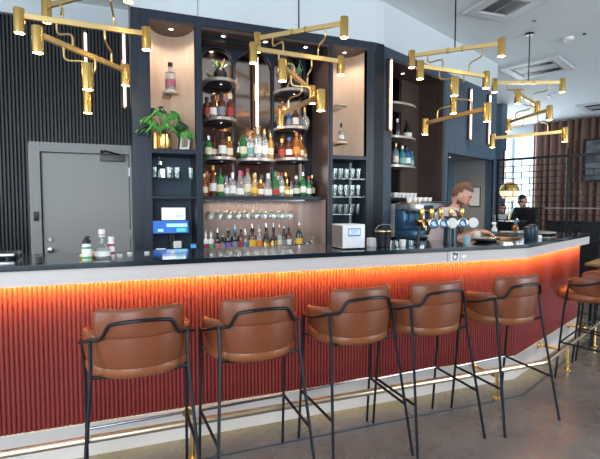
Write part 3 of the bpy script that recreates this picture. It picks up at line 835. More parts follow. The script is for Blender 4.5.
def part_mesh(key, fn, m_):
    if key not in MESH:
        o = fn().build(key[0], m_); MESH[key] = o.data; bpy.data.objects.remove(o)
    return MESH[key]
def bottle(kind, h, r, body, label, cap, loc, text, group=None, spout=False, rz=0):
    prof, band, lr, c0, cr = PROF[kind]
    t = thing('bottle', text, 'bottle', loc, rz, group)
    k = (kind, round(h, 3), round(r, 3))
    def add(nm, key, fn, m_):
        o = bpy.data.objects.new(nm, part_mesh(key, fn, m_)); COL.objects.link(o); o.parent = t; return o
    add('bottle_body', ('bottle_body', k, body), lambda: MB().lathe([(a * r, b * h) for a, b in prof], 20), BODY[body])
    if label:
        rr = lr * r + .0008
        add('bottle_label', ('bottle_label', k, label), lambda: MB().lathe([(rr - .002, band[0] * h), (rr, band[0] * h), (rr, band[1] * h), (rr - .002, band[1] * h)], 20), LBL[label])
    if spout: add('pourer', ('pourer', k, 's'), lambda: MB().tube([(0, 0, .94 * h), (0, 0, 1.04 * h), (.006, 0, 1.22 * h)], [.008, .006, .0035], 8), steel)
    if cap: add('cap', ('cap', k, cap), lambda: MB().lathe([(0, c0 * h), (cr * r, c0 * h), (cr * r, h), (cr * r * .9, h * 1.004), (0, h * 1.004)], 16), LBL[cap])
    return t
ORD = ['first', 'second', 'third', 'fourth', 'fifth', 'sixth', 'seventh', 'eighth', 'ninth', 'tenth', 'eleventh', 'twelfth', 'thirteenth', 'fourteenth', 'fifteenth', 'sixteenth', 'seventeenth']
def row(items, y, z, phrase, group, spout=False, lab='%s bottle%s%s, %s from the left %s'):
    for i, it in enumerate(items):
        x, kind, h, r, body, label, cap = it[:7]
        tx = '%s bottle' % body
        if label: tx += ', %s label' % label
        if cap: tx += ', %s cap' % cap
        tx += ', %s from left %s' % (ORD[i], phrase)
        bottle(kind, h, r, body, label, cap, (x, y + (it[7] if len(it) > 7 else 0), z), tx, group, spout, .3 * i)
Z0 = ZS + .001
row([(.737, 'straight', .22, .036, 'amber', 'cream', 'white'), (.828, 'tall', .30, .034, 'dark amber', 'white', 'yellow'), (.900, 'tall', .27, .036, 'green', 'cream', 'black'),
     (.965, 'straight', .20, .026, 'clear', 'white', 'blue'), (1.028, 'squat', .235, .034, 'clear', 'white', 'silver'), (1.105, 'flared', .26, .042, 'clear', 'white', 'pink'),
     (1.183, 'tall', .285, .040, 'clear', 'cream', 'red'), (1.255, 'straight', .23, .034, 'golden', 'yellow', 'yellow'), (1.325, 'squat', .17, .033, 'amber', 'white', 'gold'),
     (1.405, 'flared', .235, .044, 'clear', 'white', 'silver'), (1.488, 'flared', .26, .038, 'green', 'red', 'green'), (1.556, 'tall', .25, .033, 'clear', 'white', 'red'),
     (1.618, 'round', .18, .032, 'golden', 'gold', 'gold'), (1.665, 'tall', .16, .022, 'clear', 'silver', 'pink'), (1.722, 'straight', .22, .038, 'dark green', 'cream', 'white'),
     (1.800, 'tall', .26, .036, 'green', 'white', 'silver'), (1.868, 'straight', .22, .030, 'green', 'white', 'red')],
    4.575, Z0, 'in long shelf front row', 'bottles on the long shelf')
row([(.785, 'tall', .25, .036, 'amber', 'orange', 'orange'), (.868, 'tall', .24, .034, 'clear', 'white', 'gold'), (1.000, 'straight', .23, .035, 'dark amber', 'cream', 'black'), (1.160, 'round', .26, .045, 'red', 'red', 'red'),
     (1.300, 'tall', .25, .034, 'clear', 'white', 'silver'), (1.450, 'tall', .25, .034, 'clear', 'silver', 'white'), (1.56, 'straight', .26, .034, 'clear', 'white', 'copper'), (1.645, 'tall', .26, .034, 'dark amber', 'cream', 'gold'), (1.78, 'straight', .24, .034, 'dark green', 'white', 'black'), (1.96, 'tall', .24, .034, 'black', 'cream', 'gold')],
    4.70, Z0, 'in long shelf rear row', 'bottles on the long shelf')
row([(.785, 'squat', .20, .038, 'dark amber', 'red', 'black'), (.845, 'squat', .22, .042, 'dark amber', 'white', 'black'), (.933, 'squat', .255, .042, 'dark amber', 'grey', 'black'), (1.025, 'squat', .25, .042, 'dark amber', 'red', 'cream')],
    4.64, 2.326, 'on left arch upper shelf', 'bottles in the left arch')
row([(.795, 'squat', .21, .042, 'green', 'cream', 'silver'), (.860, 'straight', .20, .026, 'dark amber', 'cream', 'black'), (.930, 'squat', .255, .040, 'dark amber', 'white', 'black', -.05), (1.005, 'squat', .21, .040, 'amber', 'cream', 'gold', -.01), (1.055, 'straight', .18, .026, 'amber', 'gold', 'gold', .09)],
    4.64, 1.931, 'on left arch lowest shelf', 'bottles in the left arch')
row([(1.155, 'tall', .275, .040, 'green', 'cream', 'black'), (1.225, 'tall', .255, .040, 'clear', 'teal', 'orange', -.01), (1.300, 'tall', .32, .038, 'clear', 'white', 'cream', -.04), (1.378, 'tall', .305, .038, 'clear', 'white', 'gold', -.02), (1.450, 'tall', .27, .034, 'golden', 'cream', 'gold')],
    4.63, 1.931, 'on middle arch shelf', 'bottles in the middle arch')
row([(1.585, 'squat', .19, .034, 'dark amber', 'black', 'gold'), (1.655, 'squat', .17, .033, 'blue', 'grey', 'silver'), (1.738, 'squat', .22, .036, 'dark amber', 'white', 'red'), (1.838, 'round', .21, .052, 'clear', None, 'gold', -.02)],
    4.64, 2.286, 'on right arch middle shelf', 'bottles in the right arch')
row([(1.580, 'squat', .20, .036, 'dark amber', 'red', 'gold'), (1.652, 'straight', .215, .036, 'dark amber', 'white', 'blue', -.03), (1.735, 'tall', .275, .038, 'amber', 'orange', 'orange', -.04), (1.805, 'straight', .23, .034, 'amber', 'cream', 'gold'), (1.872, 'straight', .15, .024, 'golden', 'cream', 'black', .06)],
    4.64, 1.951, 'on right arch lowest shelf', 'bottles in the right arch')
row([(.722, 'straight', .165, .028, 'white', 'magenta', 'white'), (.775, 'straight', .165, .028, 'white', 'green', 'white'), (.837, 'straight', .175, .030, 'black', 'pink', 'black'), (.890, 'squat', .13, .030, 'black', 'grey', 'black'),
     (.946, 'straight', .19, .034, 'black', 'purple', 'black'), (1.012, 'straight', .205, .034, 'black', 'grey', 'blue'), (1.074, 'tall', .20, .030, 'dark amber', 'red', 'black'), (1.118, 'tall', .17, .026, 'clear', 'blue', 'white'), (1.191, 'squat', .21, .040, 'dark amber', 'yellow', 'black'),
     (1.262, 'tall', .20, .030, 'clear', 'orange', 'white'), (1.336, 'flared', .215, .036, 'black', 'gold', 'black'), (1.415, 'round', .215, .040, 'black', 'gold', 'black'), (1.478, 'tall', .215, .030, 'clear', 'cream', 'copper'), (1.527, 'tall', .20, .030, 'black', 'grey', 'black'), (1.580, 'tall', .21, .030, 'dark amber', 'white', 'black'),
     (1.694, 'tall', .235, .036, 'dark green', 'yellow', 'copper')],
    4.42, CT + .001, 'on the back counter', 'pouring bottles on the back counter', True)
# alcove bottles on the round shelves of the turned run
alc_items = [(.62, 2.281, 'squat', .22, .045, 'black', None, 'silver', 'black'), (.86, 2.281, 'flared', .24, .055, 'black', 'white', 'black', ''),
             (.60, 1.931, 'tall', .27, .036, 'clear', 'white', 'gold', ''), (.74, 1.931, 'straight', .25, .045, 'teal', 'teal', 'silver', ''), (.85, 1.931, 'straight', .27, .050, 'blue', 'white', 'black', ''), (.96, 1.931, 'straight', .20, .035, 'teal', 'teal', 'blue', '')]
for i, (t_, z, kind, h, r, body, label, cap, _) in enumerate(alc_items):
    bottle(kind, h, r, body, label, cap, ang(t_, .19, z), '%s bottle, %s, %s from left, %s alcove shelf' % (body, (label + ' label') if label else 'no label', ORD[i if i < 2 else i - 2], 'middle' if i < 2 else 'lower'), 'bottles on the alcove shelves')
# bottle on the little shelf of the left niche
bottle('straight', .27, .050, 'clear', 'pink', 'black', (.425, 4.53, 2.524), 'single clear bottle with dark red label and black stopper in the left pale niche')
bottle('round', .20, .035, 'clear', 'white', 'black', (2.215, 4.49, 2.133), 'small clear bottle with black and white label in the right pale niche')

# dark vases with leaves at the top of the arches
def leaf_mesh(m, base, tip, w, droop=.0, n=6, jag=False):
    base = Vector(base); tip = Vector(tip); d = tip - base; side = d.cross(Vector((0, 0, 1)))
    if side.length < 1e-5: side = Vector((1, 0, 0))
    side.normalize(); nrm = side.cross(d).normalized(); L = []
    for i in range(n + 1):
        s = i / n; p = base + d * s + Vector((0, 0, droop * s * (1 - s) * 4 - 0)); ww = w * math.sin(PI * min(.98, s * .92 + .06)) ** .8
        if jag and i % 2: ww *= .45
        L.append((p - side * ww + nrm * -.01, p, p + side * ww + nrm * -.01))
    vs = [v for t in L for v in t]; fs = []
    for i in range(n):
        a = i * 3; fs += [(a, a + 1, a + 4, a + 3), (a + 1, a + 2, a + 5, a + 4)]
    m.add(vs, fs)
def vase(loc, label, big):
    t = thing('vase_of_leaves', label, 'vase', loc)
    MB().lathe([(0, 0), (.050, 0), (.066, .02), (.068, .06), (.052, .09), (.038, .115), (.030, .115), (.030, .10), (0, .10)], 20).build('vase', black_p, t)
    m = MB(); rnd = random.Random(5 if big else 3)
    for k in range(9 if big else 6):
        a_ = 2 * PI * k / 6 + rnd.random(); h = rnd.uniform(.12, .26) if big else rnd.uniform(.05, .11)
        leaf_mesh(m, (0, 0, .10), (math.cos(a_) * .08, math.sin(a_) * .06, .10 + h), .022 if big else .014, .0, 6)
    m.build('leaf_spray', leaf_m if not big else leaf_d, t)
    g = MB()
    for k in range(3):
        a_ = 2.2 * k + .4; g.tube([(0, 0, .10), (math.cos(a_) * .03, math.sin(a_) * .03, .16), (math.cos(a_) * .05, math.sin(a_) * .04, .22 - .03 * k)], .007, 8)
    g.build('golden_stem', gold_l, t)
vase((.925, 4.64, 2.711), 'dark vase with gold stems and leaves on the top shelf of the left arch', False)
vase((1.735, 4.64, 2.681), 'dark vase with long green leaves on the top shelf of the right arch', True)

# ------------------------------------------------------------------ left niche: plant, candle, photograph
pl = thing('potted_plant', 'cut-leaf green plant in a round gold pot in the left niche', 'plant', (.355, 4.50, 1.963))
MB().lathe([(0, 0), (.060, 0), (.066, .01), (.066, .145), (.060, .145), (.058, .12), (0, .12)], 28).build('pot', gold, pl)
MB().cyl((0, 0, 0), .058, .118, .125, 20).build('soil', mat('soil', (.03, .02, .015), .9), pl)
rnd = random.Random(11)
tips = [(-.24, -.16, .17), (-.20, -.12, .27), (-.10, -.20, .33), (-.04, -.06, .38), (.06, -.18, .30), (.13, -.10, .34), (.20, -.12, .24), (.24, -.16, .16), (.02, -.22, .22), (-.15, -.05, .36), (.16, -.02, .20), (-.13, -.22, .20)]
for i, tp in enumerate(tips):
    tp = Vector(tp); b_ = tp * .55; b_.z = tp.z * .95 + .04
    st = MB().tube([(tp.x * .05, tp.y * .05, .12), (b_.x * .5, b_.y * .5, .12 + (b_.z - .12) * .7), b_], .0035, 6, .03).build('stem', leaf_d, pl)
    m = MB(); q = Vector((tp.x * 1.0, tp.y, tp.z + .0))
    dv = (q - b_)
    for j in range(7):      # finger-like lobes of the leaf
        f = (j - 3) / 3.0; p0 = b_ + dv * (.15 + .25 * (1 - abs(f)))
        side = dv.cross(Vector((0, 0, 1))).normalized()
        leaf_mesh(m, p0, p0 + dv * (.85 - .35 * abs(f)) + side * f * .085 + Vector((0, 0, -.05 * abs(f) - .03)), .021, .012, 5)
    leaf_mesh(m, b_, b_ + dv * .7, .04, .01, 6)
    m.build('leaf', leaf_m if i % 3 else leaf_d, pl)
cd = thing('candle', 'slim gold pillar candle left of the gold plant pot', 'candle', (.268, 4.47, 1.963))
MB().cyl((0, 0, 0), .024, 0, .155, 20, .003).build('candle_body', gold_l, cd)
MB().tube([(0, 0, .155), (.001, 0, .168)], .0015, 6).build('wick', black_p, cd)
ph = thing('photo_frame', 'dark brown framed photograph leaning in the left niche beside the gold pot', 'picture frame', (.54, 4.49, 1.965), R(-28))
Mt = Matrix.Rotation(R(-14), 4, 'X')
m = MB()
for b_ in ((-.065, -.05, 0, .17), (.05, .065, 0, .17), (-.05, .05, 0, .014), (-.05, .05, .156, .17)): m.box(b_[0], b_[1], -.008, .008, b_[2], b_[3], .002, M=Mt)
m.build('frame_border', mat('dark_walnut', (.06, .03, .02), .35), ph, smooth=False)
MB().box(-.05, .05, 0, .004, .014, .156, M=Mt).build('mount', paper, ph, smooth=False)
MB().box(-.030, .030, -.002, 0, .035, .135, M=Mt).build('photograph', mat('brown_photo', (.20, .15, .12), .5, var=(30, (.5, .42, .36), (1, 1, 1), .4, .6)), ph, smooth=False)

# ------------------------------------------------------------------ glassware
GLM = thin_glass; thin_glass.node_tree.nodes['Mix Shader'].inputs[0].default_value = .12
def glass_obj(name, prof, label, cat, group, seg=14, m_=None):
    t = tag(MB().lathe(prof, seg).build(name, m_ or GLM), label, cat, group); return t
WG = [(0, 0), (.032, 0), (.032, .002), (.006, .006), (.004, .012), (.004, .085), (.010, .095), (.030, .115), (.036, .14), (.031, .185), (.0295, .185), (.034, .14), (.028, .117), (.008, .099), (0, .097)]
HG = [(r, .185 - z) for r, z in WG]
hg = glass_obj('wine_glass', HG, 'clear stemmed glass hanging upside down below the long bottle shelf', 'wine glass', 'stemmed glasses hanging in the rack')
n0 = 0
for k in range(10):
    for j, yy in enumerate((4.56, 4.68)):
        p = (.80 + k * .095, yy, ZS - .053 - .185)
        if n0 == 0: hg.location = p
        else: dup(hg, p)
        n0 += 1
TG = [(0, 0), (.028, 0), (.031, .01), (.036, .11), (.0345, .11), (.0295, .012), (0, .008)]
for i, x in enumerate((1.76, 1.83, 1.90, 1.96)):
    pass
wg = glass_obj('wine_glass', HG, 'clear stemmed glass standing upside down at the right end of the back counter', 'wine glass', 'upturned glasses on the back counter')
n0 = 0
for k in range(6):
    for j, yy in enumerate((4.45, 4.53)):
        p = (1.60 + k * .066 + .02 * j, yy + .0, CT + .001)
        if p[0] > 1.93: continue
        if abs(p[0] - 1.694) < .07 and j == 0: continue
        if n0 == 0: wg.location = p; wg.scale = (.8, .8, .72)
        else: dup(wg, p)
        n0 += 1
tg = glass_obj('tumbler', TG, 'clear straight tumbler on the top glass shelf of the right compartment', 'glass', 'tumblers on the right glass shelves')
n0 = 0
names = ['top', 'middle', 'bottom']
for si, z in enumerate(GSH):
    for k in range(5):
        for j in range(2):
            p = (2.13 + k * .073 + (.02 if j else 0), 4.48 + .13 * j, z + .001)
            lb = 'clear straight tumbler on the %s glass shelf of the right compartment' % names[si]
            if n0 == 0: tg.location = p
            else: dup(tg, p, 0, lb, None, (1, 1, (1.0, 1.15, .95)[si]))
            n0 += 1
dc = thing('decanter', 'cut glass decanter with stopper on the glass shelf of the left compartment', 'decanter', (.318, 4.52, 1.694))
MB().lathe([(0, 0), (.050, 0), (.056, .01), (.056, .09), (.045, .115), (.018, .13), (.018, .165), (.022, .17), (.016, .17), (.014, .135), (.04, .11), (.052, .088), (.052, .012), (0, .006)], 8).build('decanter_body', GLM, dc, False)
MB().lathe([(0, .165), (.012, .17), (.022, .19), (.018, .212), (0, .216)], 8).build('stopper', GLM, dc, False)
sg = None
for i, (x, y) in enumerate([(.262, 4.52), (.395, 4.50), (.425, 4.60), (.470, 4.50), (.600, 4.50)]):
    lb = ['clear tumbler left of the decanter', 'clear tumbler just right of the decanter', 'clear tumbler behind the ones right of the decanter', 'clear tumbler in the middle of the left glass shelf', 'clear tumbler alone at the right end of the left glass shelf'][i]
    if sg is None: sg = glass_obj('tumbler', TG, lb, 'glass', 'tumblers beside the decanter'); sg.location = (x, y, 1.694)
    else: dup(sg, (x, y, 1.694), 0, lb)

# ------------------------------------------------------------------ till corner
tl = thing('till_monitor', 'wide till screen showing a blue display in the left compartment', 'monitor', (.40, 4.46, CT))
Mt = Matrix.Translation((0, 0, .235)) @ Matrix.Rotation(R(-12), 4, 'X')
MB().box(-.172, .172, -.012, .018, -.068, .068, .004, M=Mt).build('monitor_case', black_p, tl, smooth=False)
scr = mat('blue_screen', (.02, .08, .3), .3, emit=(.03, .15, .55), es=.8)
MB().box(-.162, .162, -.0135, -.012, -.060, .058, M=Mt).build('screen', scr, tl, smooth=False)
MB().box(-.04, .15, -.0145, -.0135, -.002, .030, M=Mt).box(-.12, -.07, -.0145, -.0135, -.045, -.02, M=Mt).build('screen_window', mat('screen_pale', (.3, .6, .9), .3, emit=(.35, .65, 1), es=.8), tl, smooth=False)
MB().box(.05, .14, -.0145, -.0135, -.050, -.015, M=Mt).build('screen_button', mat('screen_green', (.1, .5, .4), .3, emit=(.06, .40, .34), es=.7), tl, smooth=False)
MB().box(-.07, .07, -.05, .07, 0, .016, .004).tube([(0, .03, .01), (0, .03, .17)], .02, 10).build('stand', black_p, tl)
tb = thing('tablet_screen', 'bright white tablet screen standing behind the blue till screen', 'tablet', (.447, 4.66, CT))
MB().box(-.118, .118, -.006, .006, .27, .42, .003).build('tablet_case', white, tb, smooth=False)
MB().box(-.110, .110, -.0075, -.006, .277, .413).build('screen', mat('white_screen', (.9, .95, 1), .3, emit=(.92, .97, 1), es=1.3), tb, smooth=False)
MB().box(.02, .09, -.0085, -.0075, .32, .35).build('screen_window', mat('screen_cyan', (.3, .8, .9), .3, emit=(.35, .8, .9), es=.9), tb, smooth=False)
MB().box(-.06, .06, -.05, .05, 0, .012, .003).tube([(0, .02, .01), (0, .01, .28)], .012, 10).build('stand', steel, tb)
pr = thing('receipt_printer', 'black receipt printer with white paper in front of the till screen', 'printer', (.445, 4.36, CT))
MB().box(-.06, .06, -.04, .05, 0, .10, .01).build('printer_case', black_p, pr)
MB().box(-.035, .035, -.045, -.0405, .045, .11).build('receipt', paper, pr, smooth=False)
kb = thing('card_terminal', 'black card terminal with a small blue display at the right of the till', 'card reader', (.590, 4.30, CT), R(-10))
MB().box(-.035, .035, -.03, .03, 0, .09, .008).build('terminal_case', black_p, kb)
MB().box(-.024, .024, -.0315, -.030, .045, .078).build('screen', mat('small_screen', (.02, .1, .3), .3, emit=(.04, .3, .75), es=.9), kb, smooth=False)
MB().box(-.02, .02, -.0315, -.030, .015, .024).build('button_row', LBL['orange'], kb, smooth=False)
cb = thing('paper_pad', 'crumpled white paper pad at the left of the receipt printer', 'paper', (.30, 4.33, CT))
MB().box(-.05, .05, -.03, .04, 0, .022, .004, M=Matrix.Rotation(.3, 4, 'Z')).box(-.045, .04, -.03, .03, .0225, .045, .004, M=Matrix.Rotation(-.15, 4, 'Z')).build('sheets', paper, cb, smooth=False)
tag(MB().box(.25, .52, 4.20, 4.275, CT, CT + .035, .006).build('keyboard', black_p), 'low black keyboard at the front of the till corner', 'keyboard')

# ------------------------------------------------------------------ things on the bar top, left part
T = 1.130
b = thing('bottle', 'small white and green bottle with a black pump cap, left on the bar', 'bottle', (-.212, 2.86, T))
MB().lathe([(0, 0), (.026, 0), (.028, .01), (.028, .075), (.022, .09), (.022, .095), (0, .095)], 18).build('bottle_body', WHT, b)
MB().lathe([(.0285, .008), (.0285, .022)], 18).lathe([(.0285, .066), (.0285, .078)], 18).build('green_band', LBL['green'], b)
MB().lathe([(0, .095), (.023, .095), (.023, .112), (.016, .116), (.010, .135), (0, .138)], 18).box(-.004, .02, -.004, .004, .128, .138).build('pump_cap', black_p, b)
b = thing('bottle', 'round-bellied clear bottle with a white cork cap, middle of three on the bar', 'bottle', (-.133, 2.92, T))
MB().lathe([(0, 0), (.035, 0), (.045, .01), (.045, .05), (.032, .072), (.014, .088), (.012, .13), (0, .13)], 20).build('bottle_body', CLR, b)
MB().lathe([(.0458, .015), (.0458, .045)], 20).build('bottle_label', LBL['white'], b)
MB().lathe([(0, .128), (.018, .128), (.020, .135), (.020, .168), (.015, .174), (0, .174)], 18).build('cap', WHT, b)
MB().lathe([(.0205, .138), (.0205, .143)], 18).build('red_band', LBL['red'], b)
b = thing('bottle', 'slim white and red sauce bottle, right one of three on the bar', 'bottle', (-.085, 2.965, T))
MB().lathe([(0, 0), (.019, 0), (.021, .006), (.021, .085), (.015, .095), (.015, .10), (0, .10)], 18).build('bottle_body', WHT, b)
MB().lathe([(.0216, .018), (.0216, .034)], 18).lathe([(.0216, .068), (.0216, .082)], 18).build('red_band', LBL['red'], b)
MB().lathe([(0, .10), (.018, .10), (.018, .125), (0, .127)], 18).build('cap', WHT, b)
for x, y, r_, mt_, lb in ((-.235, 2.95, .020, 'yellow', 'yellow lemon wedge left of the bottles on the bar'), (-.175, 3.00, .024, 'orange', 'orange fruit piece between the bottles on the bar'), (-.195, 3.03, .022, 'yellow', 'yellow lemon behind the black-capped bottle on the bar')):
    o = tag(MB().ball((0, 0, 0), r_ * 1.2, r_, r_ * .8).build('citrus_fruit', LBL[mt_]), lb, 'fruit'); o.location = (x, y, T + r_ * .8)
tlg = None
for i, (x, y, lb) in enumerate([(-.04, 3.00, 'tiny white tealight beside the red and white bottle'), (.02, 3.10, 'tiny white tealight left of the dark cabinet column'), (.125, 3.10, 'tiny white tealight before the dark cabinet column'), (.29, 3.10, 'tiny white tealight in front of the till')]):
    if tlg is None:
        tlg = thing('tealight', lb, 'candle', (x, y, T), 0, 'white tealights on the bar'); MB().lathe([(0, 0), (.016, 0), (.018, .012), (.014, .013), (0, .010)], 16).build('cup', white, tlg); MB().tube([(0, 0, .010), (0, 0, .017)], .001, 6).build('wick', black_p, tlg)
    else: dup(tlg, (x, y, T), 0, lb)
o = tag(MB().cyl((0, 0, 0), .016, 0, .034, 16, .002).build('candle_holder', black_p), 'small black candle holder near the front edge of the bar, left end', 'candle holder'); o.location = (-.445, 2.80, T)
tr = thing('serving_tray', 'bright metal tray on the far left end of the bar', 'tray', (-.95, 3.16, T))
MB().box(-.34, .34, -.10, .10, .012, .034, .006).build('tray_body', steel, tr)
for sx in (-.3, .3):
    for sy in (-.08, .08): MB().cyl((sx, sy, 0), .012, 0, .013, 12).build('foot', black_p, tr)

# white box with lettering, buckets, cups
bx = thing('white_appliance', 'white box appliance with a small blue lettered label on the bar', 'appliance', (1.517, 2.95, T), 0)
MB().box(-.089, .089, -.09, .09, .008, .178, .006).build('box_body', mat('gloss_white', (.74, .74, .74), .3), bx)
MB().box(-.091, -.0885, -.085, .085, .014, .170, .001).build('side_panel', mat('brown_side', (.22, .16, .13), .4), bx, smooth=False)
lb_ = MB().box(-.048, .052, -.0915, -.090, .092, .150).build('label_plate', mat('label_blue', (.12, .25, .55), .5), bx, smooth=False)
MB().box(-.042, .046, -.0922, -.0915, .104, .142).build('label_field', mat('label_pale', (.70, .78, .88), .5), lb_, smooth=False)
tm = text_mesh('STP', .036); tm.materials.append(mat('label_ink', (.25, .36, .60), .5)); to = bpy.data.objects.new('lettering', tm); COL.objects.link(to); to.parent = lb_
to.location = (.002, -.0927, .123); to.rotation_euler = (R(90), 0, 0)
for sx in (-.07, .07):
    for sy in (-.07, .07): MB().cyl((sx, sy, 0), .010, 0, .010, 10).build('foot', black_p, bx)
o = tag(MB().box(-.03, .03, -.03, .03, 0, .068, .004).build('small_box', white), 'small cream box between the white appliance and the black bucket', 'box'); o.location = (1.735, 2.985, T)
bk = thing('ice_bucket', 'black bucket with a wire handle on the bar right of the white appliance', 'bucket', (1.80, 2.93, T))
MB().lathe([(0, 0), (.046, 0), (.050, .004), (.062, .125), (.066, .127), (.066, .133), (.058, .133), (.046, .008), (0, .006)], 28).build('bucket_body', black, bk)
MB().tube([(.066, 0, .118), (.066, 0, .165), (-.01, 0, .172), (-.06, 0, .150), (-.066, 0, .118)], .003, 8, .02).build('handle', steel, bk)
MB().lathe([(.0625, .116), (.067, .120), (.067, .126)], 24).build('rim_band', gold_l, bk)
for i, (x, y, r_, h, mt_, lb) in enumerate([(1.875, 2.97, .024, .045, white, 'small white cup just right of the black bucket'), (1.925, 2.93, .020, .040, GLM, 'small glass pot second right of the black bucket'), (1.985, 2.95, .026, .050, white, 'white sugar pot below the coffee machine'), (2.05, 2.93, .022, .042, GLM, 'small glass pot left of the tap tower foot')]):
    o = tag(MB().lathe([(0, 0), (r_ * .8, 0), (r_, h), (r_ * .9, h), (r_ * .7, .004), (0, .004)], 18).build('small_pot', mt_), lb, 'pot', 'small pots on the bar below the coffee machine'); o.location = (x, y, T)

# ------------------------------------------------------------------ beer taps
tw = thing('beer_tap_tower', 'brass beer tap tower with five taps and round badges on the bar', 'beer taps', (0, 0, 0))
TZ = 1.305
MB().cyl((2.46, 2.98, 0), .058, T, T + .012, 28, .002).cyl((2.46, 2.98, 0), .052, T + .01, T + .20, 28, .004).build('column', mat('black_column', (.02, .035, .055), .22), tw)
MB().cyl((2.46, 2.98, 0), .054, T + .20, T + .225, 28, .006).build('column_cap', black_p, tw)
MB().tube([(2.15, 3.02, TZ), (2.74, 3.02, TZ)], .026, 18).build('crossbar', black_p, tw)
MB().tube([(2.19, 3.02, TZ), (2.17, 3.02, T)], .013, 12).cyl((2.17, 3.02, 0), .03, T, T + .006, 18).build('support_post', black_p, tw)
bl = mat('badge_blue', (.06, .16, .33), .25)
xs_ = [2.172, 2.262, 2.352, 2.452, 2.560]
for i, x in enumerate(xs_):
    tp = MB().tube([(x, 3.02, TZ + .01), (x, 2.95, TZ + .005), (x, 2.93, TZ - .04)], [.016, .015, .010], 12, .02).build('tap', gold, tw)
    MB().lathe([(0, 0), (.008, 0), (.012, .02), (.019, .06), (.019, .092), (.015, .098), (0, .098)], 16, M=Matrix.Translation((x, 2.975, TZ + .015)) @ Matrix.Rotation(R(6), 4, 'X')).build('tap_handle', gold, tp)
    bx_ = x + .072
    Mb = Matrix.Translation((bx_, 2.915, TZ - .004)) @ Matrix.Rotation(R(-22), 4, 'Z') @ Matrix.Rotation(R(90), 4, 'X')
    MB().tube([(bx_ + .005, 3.02, TZ), (bx_, 2.92, TZ - .003)], .020, 14).build('badge_arm', gold, tw)
    rim = MB().lathe([(.030, -.006), (.040, -.006), (.042, 0), (.040, .008), (.033, .010), (.033, .004)], 28, M=Mb).build('badge_rim', steel if i in (0, 1, 3) else white, tw)
    MB().lathe([(0, .006), (.034, .006), (.034, .001)], 26, M=Mb).build('badge_face', bl if i in (0, 1, 3) else white, rim)
    if i in (0, 1, 3):
        MB().box(-.018, .012, -.010, .016, .006, .0075, .0, M=Mb @ Matrix.Rotation(.5, 4, 'Z')).box(-.004, .020, -.020, -.006, .006, .0075, M=Mb).build('badge_mark', mat('badge_pale', (.6, .72, .82), .4), rim, smooth=False)

# ------------------------------------------------------------------ coffee machine, cups
cm_ = thing('espresso_machine', 'chrome and blue-grey espresso machine on the counter behind the bar', 'coffee machine', ang(.60, -.24, CT), AANG)
mb_ = mat('machine_blue', (.05, .12, .20), .2, .6)
MB().box(-.36, .36, -.10, .20, .06, .16, .01).build('machine_base', mb_, cm_)
MB().box(-.37, .37, -.24, -.09, .09, .12, .006).build('drip_tray', mat('tray_blue', (.16, .30, .48), .25, .5), cm_)
MB().box(-.36, .36, .06, .20, .16, .40, .01).build('machine_body', mb_, cm_)
MB().box(-.36, .36, -.14, .20, .36, .47, .02).build('machine_top', steel, cm_)
MB().box(-.30, -.10, -.145, -.14, .39, .44, .002).build('control_panel', black_p, cm_)
MB().box(.05, .16, -.146, -.14, .395, .43, .002).build('red_badge', LBL['red'], cm_)
for x in (-.2, .12):
    g = MB().cyl((x, -.06, 0), .034, .27, .36, 20, .004).build('group_head', steel, cm_)
    MB().cyl((x, -.06, 0), .036, .245, .27, 20, .002).tube([(x, -.09, .258), (x, -.22, .245)], .012, 10).build('portafilter', black_p, g)
for x in (-.33, .33): MB().tube([(x, -.12, .34), (x + .01, -.18, .26), (x, -.19, .14)], .005, 8, .03).build('steam_wand', steel, cm_)
for sx in (-.32, .32):
    for sy in (-.06, .16): MB().cyl((sx, sy, 0), .016, 0, .06, 12).build('foot', black_p, cm_)
MB().tube([(-.34, -.12, .48), (.34, -.12, .48)], .006, 8).build('cup_rail', steel, cm_)
cupprof = [(0, 0), (.022, 0), (.024, .004), (.036, .05), (.037, .062), (.034, .062), (.032, .05), (.02, .008), (0, .008)]
def cup(loc, lb, grp, rz=0):
    t = thing('coffee_cup', lb, 'cup', loc, rz, grp)
    MB().lathe(cupprof, 18).build('cup_body', white, t)
    MB().tube([(.034, 0, .05), (.054, 0, .046), (.054, 0, .022), (.028, 0, .014)], .004, 8, .012).build('handle', white, t)
    return t
c0 = None
for j in range(2):
    for k in range(6):
        p = ang(.50 + k * .088 + .02 * j, .13 + .1 * j, 1.531); lb = 'white coffee cup on the shelf above the espresso machine'
        if c0 is None: c0 = cup(p, lb, 'white cups on the shelf', AANG)
        else: dup(c0, p, AANG + .2 * k)
c1 = None
for k in range(5):
    p = ang(.36 + k * .11, -.16, CT + .471); lb = 'white coffee cup on top of the espresso machine'
    if c1 is None: c1 = cup(p, lb, 'cups on top of the espresso machine', 1)
    else: dup(c1, p, k)
tag(MB().box(0, .12, 0, .08, 0, .07, .008, M=Matrix.Translation(ang(1.12, -.22, CT))).build('milk_carton', LBL['orange']), 'small orange carton right of the espresso machine', 'carton')
o = thing('grinder', 'dark coffee grinder right of the espresso machine', 'coffee grinder', ang(1.27, -.15, CT), AANG)
MB().box(-.08, .08, -.10, .10, 0, .20, .01).build('grinder_body', black_p, o); MB().lathe([(0, .20), (.05, .20), (.08, .34), (.08, .37), (0, .37)], 20).build('bean_hopper', mat('hopper', (.12, .06, .03), .1), o)

